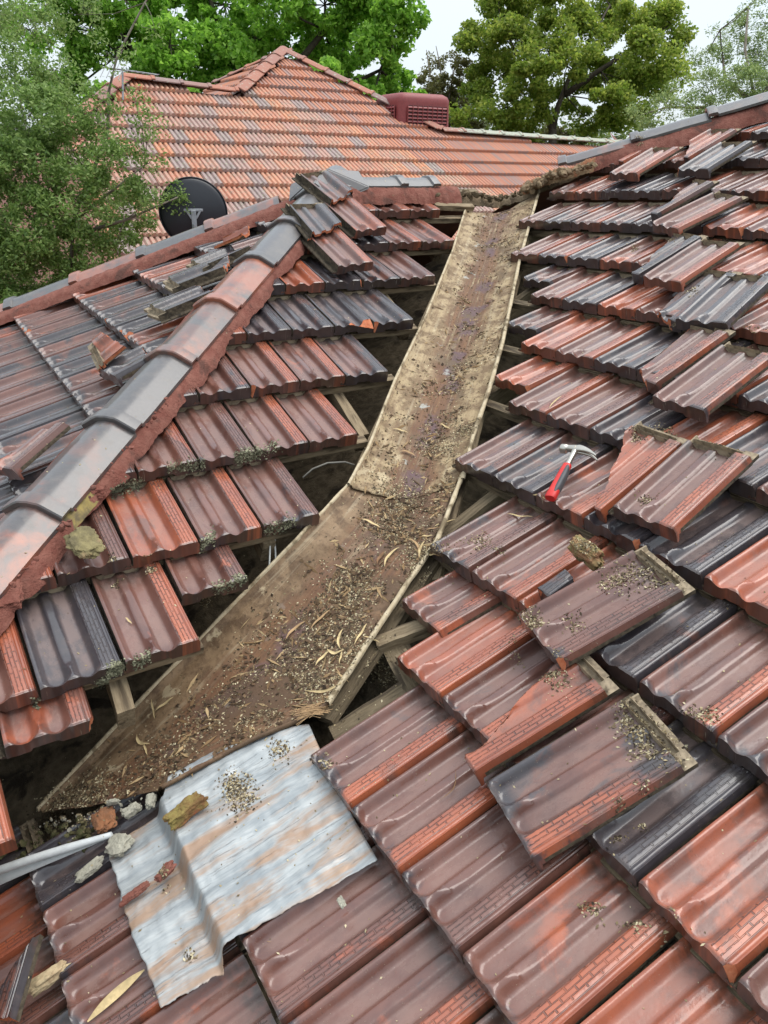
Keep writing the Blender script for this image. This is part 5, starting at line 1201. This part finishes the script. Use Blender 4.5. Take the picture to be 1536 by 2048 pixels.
cl = [(150, 245, 45, .9), (110, 200, 50, .8), (190, 190, 30, .5), (60, 40, 70, .45), (160, 30, 60, .3), (20, 130, 70, .7), (110, 140, 60, .5), (200, 230, 45, .55), (60, 230, 80, 1), (150, 300, 70, 1), (240, 330, 60, 1), (290, 250, 35, .5), (40, 340, 90, 1.2), (150, 400, 80, 1.2), (250, 420, 60, 1.1), (290, 400, 30, .8), (60, 460, 90, 1.3), (160, 500, 70, 1.3), (230, 490, 45, 1), (30, 560, 70, 1.3), (100, 560, 60, 1.2), (-60, 300, 120, 1), (-60, 500, 120, 1), (300, 320, 25, .5), (270, 200, 25, .35), (230, 120, 35, .2), (310, 60, 30, .10), (170, 555, 40, 1), (350, 395, 22, .8), (-20, 20, 70, .6), (90, 640, 60, 1), (0, 650, 70, 1)]
tree('small_leaved_tree', 'grey green small leaved tree in front of the neighbouring roof at the left edge', np.array([*at(150, 700, d)[:2], 0]), [[at(130, 560, d), at(100, 450, d), at(60, 300, d), at(30, 150, d)], [at(140, 540, d), at(150, 430, d), at(215, 270, d), at(218, 180, d), at(235, 110, d), at(290, 5, d), at(330, -60, d)], [at(110, 470, d), at(200, 400, d), at(290, 330, d)], [at(100, 480, d), at(30, 400, d), at(-60, 300, d)], [at(150, 470, d), at(250, 440, d), at(355, 395, d)]],
     disc(cl, d, .5, 8), 72000, .039, .45, SMA, BARK, seed=8, trunk_r=.034, clump_r=.13, droop=.25, flat=.9)
# darker hedge mass low behind the left tree and along the horizon so that no bare ground shows
d = 27
cl = [(x, 330 - (25 if 200 < x < 1300 else 0), 75) for x in range(-250, 1900, 70)] + [(x, 250, 60, .8) for x in (-200, -120, -40, 40, 120, 200)]
tree('hedge', 'dark green bushes seen low behind the neighbouring house', at(768, 900, d)*[1, 1, 0], [[at(768, 420, d), at(760, 360, d)], [at(200, 420, d), at(200, 340, d)], [at(1300, 420, d), at(1300, 340, d)]],
     disc(cl, d, 1.5, 9), 34000, .19, .6, DKL, DARKBARK, cat='hedge', seed=9, trunk_r=.1, clump_r=.45)

# ------------------------------------------------------------------ fallen leaves and crumbs, laid by dropping them onto what lies below
bpy.context.view_layer.update()
DG = bpy.context.evaluated_depsgraph_get()
def drop(P, up=.4):
    ok, loc, nrm, idx, ob, m = SC.ray_cast(DG, Vector(P) + Vector((0, 0, up)), Vector((0, 0, -1)), distance=up+.5)
    return (np.array(loc), np.array(nrm)) if ok else None
def see(x, y):
    v = ray(x, y); ok, loc, nrm, idx, ob, m = SC.ray_cast(DG, Vector(EYE), Vector(v).normalized(), distance=12)
    return (np.array(loc), np.array(nrm)) if ok else None
def chips(name, pts, nrms, size, mat, label, cat, seed=0, elong=2.0):
    r = np.random.default_rng(seed); P = np.array(pts); N = np.array(nrms); n = len(P)
    if n == 0: return
    a = r.normal(size=(n, 3)); a -= N*(a*N).sum(1)[:, None]; a /= np.linalg.norm(a, axis=1)[:, None]; b = np.cross(N, a)
    s = (size*r.uniform(.4, 1.6, n)**1.3)[:, None]; e = r.uniform(1, elong, n)[:, None]; tl = r.normal(size=(n, 1))*.35
    c = P + N*s*.22
    v = np.empty((n, 4, 3)); v[:, 0] = c - a*s*e*.5 - N*tl*s*.5; v[:, 1] = c + b*s*.42 + N*s*.25; v[:, 2] = c + a*s*e*.5 + N*tl*s*.5; v[:, 3] = c - b*s*.42 - N*s*.1
    me = bpy.data.meshes.new(name); me.vertices.add(n*4); me.vertices.foreach_set('co', v.ravel()); me.loops.add(n*4); me.polygons.add(n)
    me.loops.foreach_set('vertex_index', np.arange(n*4, dtype=np.int32)); me.polygons.foreach_set('loop_start', np.arange(0, n*4, 4, dtype=np.int32)); me.polygons.foreach_set('loop_total', np.full(n, 4, dtype=np.int32))
    me.update(); me.materials.append(mat); o = link(name, me); o['kind'] = 'stuff'; tag(o, label, cat); return o
CHIP = mat_leaf('seed_husks', (.10, .070, .035), (.34, .27, .15), (.62, .54, .36), .1, .9)
DCHIP = mat_leaf('dark_crumbs', (.030, .022, .014), (.085, .060, .035), (.20, .15, .09), 0, .95)
r = np.random.default_rng(21)
def collect(gen, n):
    P, N = [], []
    for _ in range(n):
        q = see(*gen())
        if q is not None and q[1][2] > .15 and np.linalg.norm(q[0]-EYE) < 6: P.append(q[0]); N.append(q[1])
    return P, N
def world_patch(c, rad, n):
    """crumbs heaped round a spot on the roof"""
    P, N = [], []; base = see(*c)
    if base is None: return P, N
    for _ in range(n):
        d_ = r.normal(size=2)*rad*np.array([1, .7]); q = drop(base[0] + np.array([d_[0], d_[1], 0]), .15)
        if q and q[1][2] > .1: P.append(q[0]); N.append(q[1])
    return P, N
# even sprinkle over both roof faces
PP, NN = [], []
for _ in range(5200):
    if r.random() < .72: s_, q_ = r.uniform(-12, 7), r.uniform(-3, 11); X_ = PR.P(s_, q_, .06)
    else: s_, q_ = r.uniform(-3, 13), r.uniform(-2, 8); X_ = PL.P(s_, q_, .06)
    if r.random() < .35: X_ = X_ + 0
    q = drop(X_, .10)
    if q and q[1][2] > .2: PP.append(q[0]); NN.append(q[1])
chips('seed_husks', PP, NN, .0030, CHIP, 'pale seed husks and flakes sprinkled over the tiles', 'debris', 1)
# gutter band
GP, GN = [], []
for _ in range(34000):
    t = r.random()**.75; lo = t < .58
    if lo: a, b = poly_at(loL, t/.58), poly_at(loR, t/.58)
    else: a, b = poly_at(upL, (t-.58)/.42), poly_at(upR, (t-.58)/.42)
    w = np.clip(r.normal(.62 if lo else .55, .19 if lo else .25), .03, .97)
    p = a*(1-w)+b*w; k = mnoise.noise(Vector((p[0]*7, p[1]*7, 3.3)))+.5*mnoise.noise(Vector((p[0]*22, p[1]*22, 1)))
    if k < -.05 + (.25 if not lo else -.05) and r.random() < .85: continue
    q = drop(p, .06)
    if q and q[1][2] > .3: GP.append(q[0]); GN.append(q[1])
chips('gutter_husks', GP[::2], GN[::2], .0035, CHIP, 'pale seed husks lying thick along the gutter', 'debris', 2)
chips('gutter_crumbs', GP[1::2], GN[1::2], .0042, DCHIP, 'dark soil crumbs along the gutter', 'debris', 3)
ix = r.permutation(len(GP)); G1 = [GP[i] for i in ix]; G2 = [GN[i] for i in ix]
chips('bark_bits', G1[:1300], G2[:1300], .0060, mat_leaf('bark_bits', (.06, .036, .018), (.20, .12, .055), (.42, .30, .16), .05, .9), 'slender bits of bark and stalk among the husks in the gutter', 'debris', 7, 7.0)
chips('leaf_crumbs', G1[1300:2900], G2[1300:2900], .0085, mat_leaf('leaf_crumbs', (.035, .022, .013), (.085, .050, .028), (.17, .11, .06), .05, .95), 'dark damp crumbs of rotted leaf in the gutter', 'debris', 8, 1.8)
# heaps: on tile heads, on the sheet, in the bends
heaps = [((480, 1590), .030, 420), ((465, 1570), .02, 200), ((180, 1600), .05, 900), ((140, 1650), .04, 500), ((1290, 1455), .03, 300), ((1310, 1500), .03, 260), ((1260, 1420), .02, 180), ((1230, 1165), .03, 260), ((1290, 1140), .03, 260), ((1330, 1160), .025, 200),
         ((1060, 1245), .022, 300), ((1110, 1350), .02, 160), ((1385, 1475), .022, 200), ((1440, 890), .03, 240), ((1330, 865), .03, 240), ((1280, 860), .02, 160), ((1500, 690), .03, 160), ((700, 1180), .05, 500), ((640, 1370), .05, 700), ((760, 1340), .04, 500), ((850, 1110), .05, 700),
         ((800, 1000), .07, 900), ((700, 1290), .07, 900), ((880, 900), .05, 500), ((930, 860), .03, 300), ((1270, 500), .02, 80), ((1340, 480), .02, 80), ((1380, 580), .02, 80), ((1280, 285), .02, 120), ((300, 1135), .012, 90), ((225, 1125), .012, 70), ((590, 1450), .02, 200), ((560, 1500), .02, 140),
         ((1000, 1105), .012, 50), ((1150, 1250), .02, 80), ((410, 1200), .02, 120), ((100, 1650), .05, 400), ((1170, 1090), .02, 200), ((1290, 1000), .015, 60), ((960, 1080), .03, 150), ((330, 1770), .01, 40), ((380, 1910), .01, 30), ((650, 1530), .015, 50), ((1290, 1575), .012, 50), ((1240, 1620), .012, 50), ((1270, 1850), .012, 45), ((1185, 1820), .012, 45), ((1330, 1880), .008, 30)]
HP, HN = [], []
for c, rad, n_ in heaps:
    a, b = world_patch(c, rad, int(n_*1.6)); HP += a; HN += b
chips('husk_heaps', HP[::2], HN[::2], .0034, CHIP, 'small heaps of pale husks on the loose tile heads and metal sheet', 'debris', 4)
chips('crumb_heaps', HP[1::2], HN[1::2], .0036, DCHIP, 'small heaps of dark crumbs on the loose tile heads and metal sheet', 'debris', 5)
# lichen tufts on noses
LICH = mat_leaf('grey_green_lichen', (.07, .065, .04), (.16, .16, .10), (.36, .35, .23), 0, .95)
LP, LN = [], []
for (x0, y0__, x1, y1__, n_) in ((225, 985, 285, 965, 500), (335, 935, 410, 930, 420), (470, 915, 520, 905, 700), (520, 905, 560, 890, 200), (215, 1345, 250, 1330, 500), (190, 1370, 215, 1362, 160), (265, 1330, 300, 1312, 240), (530, 1060, 590, 1045, 380), (400, 1095, 430, 1070, 240), (425, 1178, 470, 1168, 240), (470, 1155, 492, 1160, 130), (65, 1412, 78, 1405, 60)):
    for _ in range(n_):
        t = r.random(); q = see(x0+(x1-x0)*t + r.normal()*2, y0__+(y1__-y0__)*t + r.normal()*7)
        if q is not None: LP.append(q[0]); LN.append(q[1])
chips('lichen', LP, LN, .0042, LICH, 'grey green lichen crusts on the tile noses left of the valley', 'lichen', 6)
# long curled dry leaves
DRY = [mat_simple('dry_leaf_%s' % n_, c, tuple(x*.7 for x in c), 60, .8, .4, .002) for n_, c in (('straw', (.58, .44, .23)), ('tan', (.42, .27, .14)), ('brown', (.22, .12, .06)))]
def dry_leaf(x0, y0, x1, y1, w, m, label, curl=.3, bend=.2, group='long dry leaves fallen in the gutter'):
    a = see(x0, y0); b = see(x1, y1)
    if a is None or b is None: return
    A, B = a[0], b[0]; N = unit(a[1]+b[1]) ; L_ = np.linalg.norm(B-A)
    if L_ > .25 or L_ < .004: return
    D = unit(B-A); S_ = np.cross(N, D); rows = []
    for i in range(13):
        t = i/12; ww = w*math.sin(math.pi*min(max(t, .02), .985))**.7*.5; c = A+(B-A)*t + S_*bend*L_*math.sin(math.pi*t) + N*(.004 + curl*.012*math.sin(math.pi*t*1.5+.5)**2)
        rows.append([c - S_*ww + N*ww*.5, c, c + S_*ww + N*ww*.5])
    o = grid_obj('dry_leaf', rows, DRY[m], None); tag(o, label, 'leaf', group)
leaves = [
 (276, 1396, 333, 1421, .010, 0, 'straw leaf bent like a hook lying across the left lip of the lower gutter', .12), (312, 1424, 348, 1397, .009, 0, 'short straw leaf touching the hook shaped one on the lower gutter lip', 0), (305, 1400, 312, 1440, .006, 0, 'thin upright sliver crossing the hook shaped leaf', 0),
 (276, 1470, 302, 1490, .009, 0, 'small curved straw leaf in the middle of the lowest gutter end', -.2), (290, 1490, 297, 1512, .006, 0, 'tiny straw leaf just under the small curved one', 0),
 (572, 1282, 612, 1245, .010, 1, 'pinkish tan leaf on the purple rust of the lower gutter', .1), (655, 1300, 690, 1302, .010, 0, 'pale crescent leaf, brightest of the cluster by the right gutter edge', -.25), (682, 1300, 688, 1260, .009, 0, 'broad upright straw leaf rising from the pale crescent', .15),
 (622, 1260, 662, 1222, .008, 1, 'tan leaf pointing up the gutter above the bright cluster', .05), (632, 1333, 660, 1305, .009, 0, 'forked tan leaf just below the bright cluster', .05), (680, 1330, 686, 1305, .006, 0, 'short upright straw sliver below the bright cluster', 0),
 (610, 1382, 683, 1367, .009, 0, 'long pale leaf lying across the right edge near the metal sheet', -.15), (710, 1290, 735, 1250, .008, 0, 'pale leaf standing on the timber edge of the gutter', 0), (728, 1275, 760, 1287, .006, 0, 'narrow pale leaf bridging the gap at the right timber edge', .05),
 (730, 1300, 765, 1314, .007, 0, 'slim pale leaf over the dark gap at the right', -.1), (706, 1318, 730, 1302, .007, 0, 'small pale leaf on the dark timber end', .1), (770, 1135, 800, 1097, .010, 0, 'curved straw leaf in the crumbs at the gutter bend', .15), (755, 1130, 773, 1105, .012, 2, 'broad brown leaf beside the curved straw leaf at the bend', .1),
 (723, 1040, 760, 1058, .009, 0, 'pale leaf lying flat in the middle of the gutter bend', .05), (840, 1118, 850, 1085, .008, 0, 'upright straw leaf in the tangle at the right edge of the bend', .1), (850, 1105, 905, 1120, .011, 1, 'long tan leaf, lowest in the tangle at the right edge of the bend', -.12), (835, 1095, 870, 1092, .008, 0, 'flat straw leaf across the tangle at the bend', .2),
 (820, 1080, 838, 1118, .009, 1, 'tan leaf curling down the left side of the tangle', .15), (855, 1090, 873, 1108, .008, 0, 'short bright straw leaf in the middle of the tangle', -.2), (870, 1055, 912, 1042, .008, 0, 'pale leaf by the lowest tile nose right of the bend', .05), (843, 1075, 866, 1074, .006, 0, 'small pale sliver above the tangle', 0), (850, 1064, 880, 1058, .006, 1, 'slender tan leaf between the tangle and the upper pale leaf', .1),
 (785, 860, 815, 868, .007, 0, 'small straw leaf on the silt in the upper gutter', .1), (882, 850, 900, 860, .007, 0, 'small straw leaf near the right side of the upper gutter', 0), (935, 850, 960, 838, .007, 0, 'pale sliver of bark on the right lip of the upper gutter', 0), (940, 885, 965, 870, .006, 1, 'tan bark sliver below the pale one on the right lip', 0), (800, 905, 830, 915, .010, 1, 'yellowish curled leaf in the crumbs below the upper silt', .2)]
for l in leaves: dry_leaf(*l[:7], bend=l[7])
gl2 = 'dry leaves fallen on the tiles'
for l in [(176, 2044, 290, 1940, .020, 0, 'large pale yellow leaf on the dark tile at the bottom left', .02), (1015, 1030, 1066, 1037, .007, 0, 'straw coloured twig leaf on the tile left of the hammer handle', -.05), (1066, 990, 1090, 998, .007, 0, 'small bent straw leaf touching the hammer grip', .15), (878, 1605, 912, 1545, .003, 2, 'thin dark curved leaf stem on the brown tile under the cut wedge', -.2), (1098, 818, 1122, 795, .005, 0, 'pale grass like leaf on the tile above the hammer', .05), (480, 1885, 545, 1887, .0025, 1, 'fine tan stalk lying at the lower edge of the metal sheet', 0), (133, 1150, 140, 1145, .004, 0, 'tiny straw leaf by the mortar slab at the left', 0), (252, 1237, 265, 1250, .005, 0, 'small straw leaf in the trough of a left hand tile', 0)]: dry_leaf(*l[:7], bend=l[7], group=gl2)
# pine-needle bundle by the sheet corner
P_, = [see(625, 1428)],
if P_[0] is not None:
    V_, F_ = [], []
    for i in range(46):
        c = P_[0][0] + np.array([jr(.02), jr(.02), .006+abs(jr(.01))]); a = random.uniform(-.5, .5)+math.pi*.55; d_ = np.array([math.cos(a), -math.sin(a), jr(.15)])*random.uniform(.02, .045)
        v, f = tube_verts([c-d_, c+np.array([0, 0, .004]), c+d_], .0007, 4); b = len(V_); V_ += v; F_ += [tuple(q+b for q in x) for x in f]
    o = link('twig_bundle', mesh('twig_bundle', V_, F_), DRY[1]); tag(o, 'bundle of fine brown needles at the upper corner of the metal sheet', 'twigs'); o['kind'] = 'stuff'
print('tiles R', nR, 'far', len(ftiles), 'objects', len(bpy.data.objects))
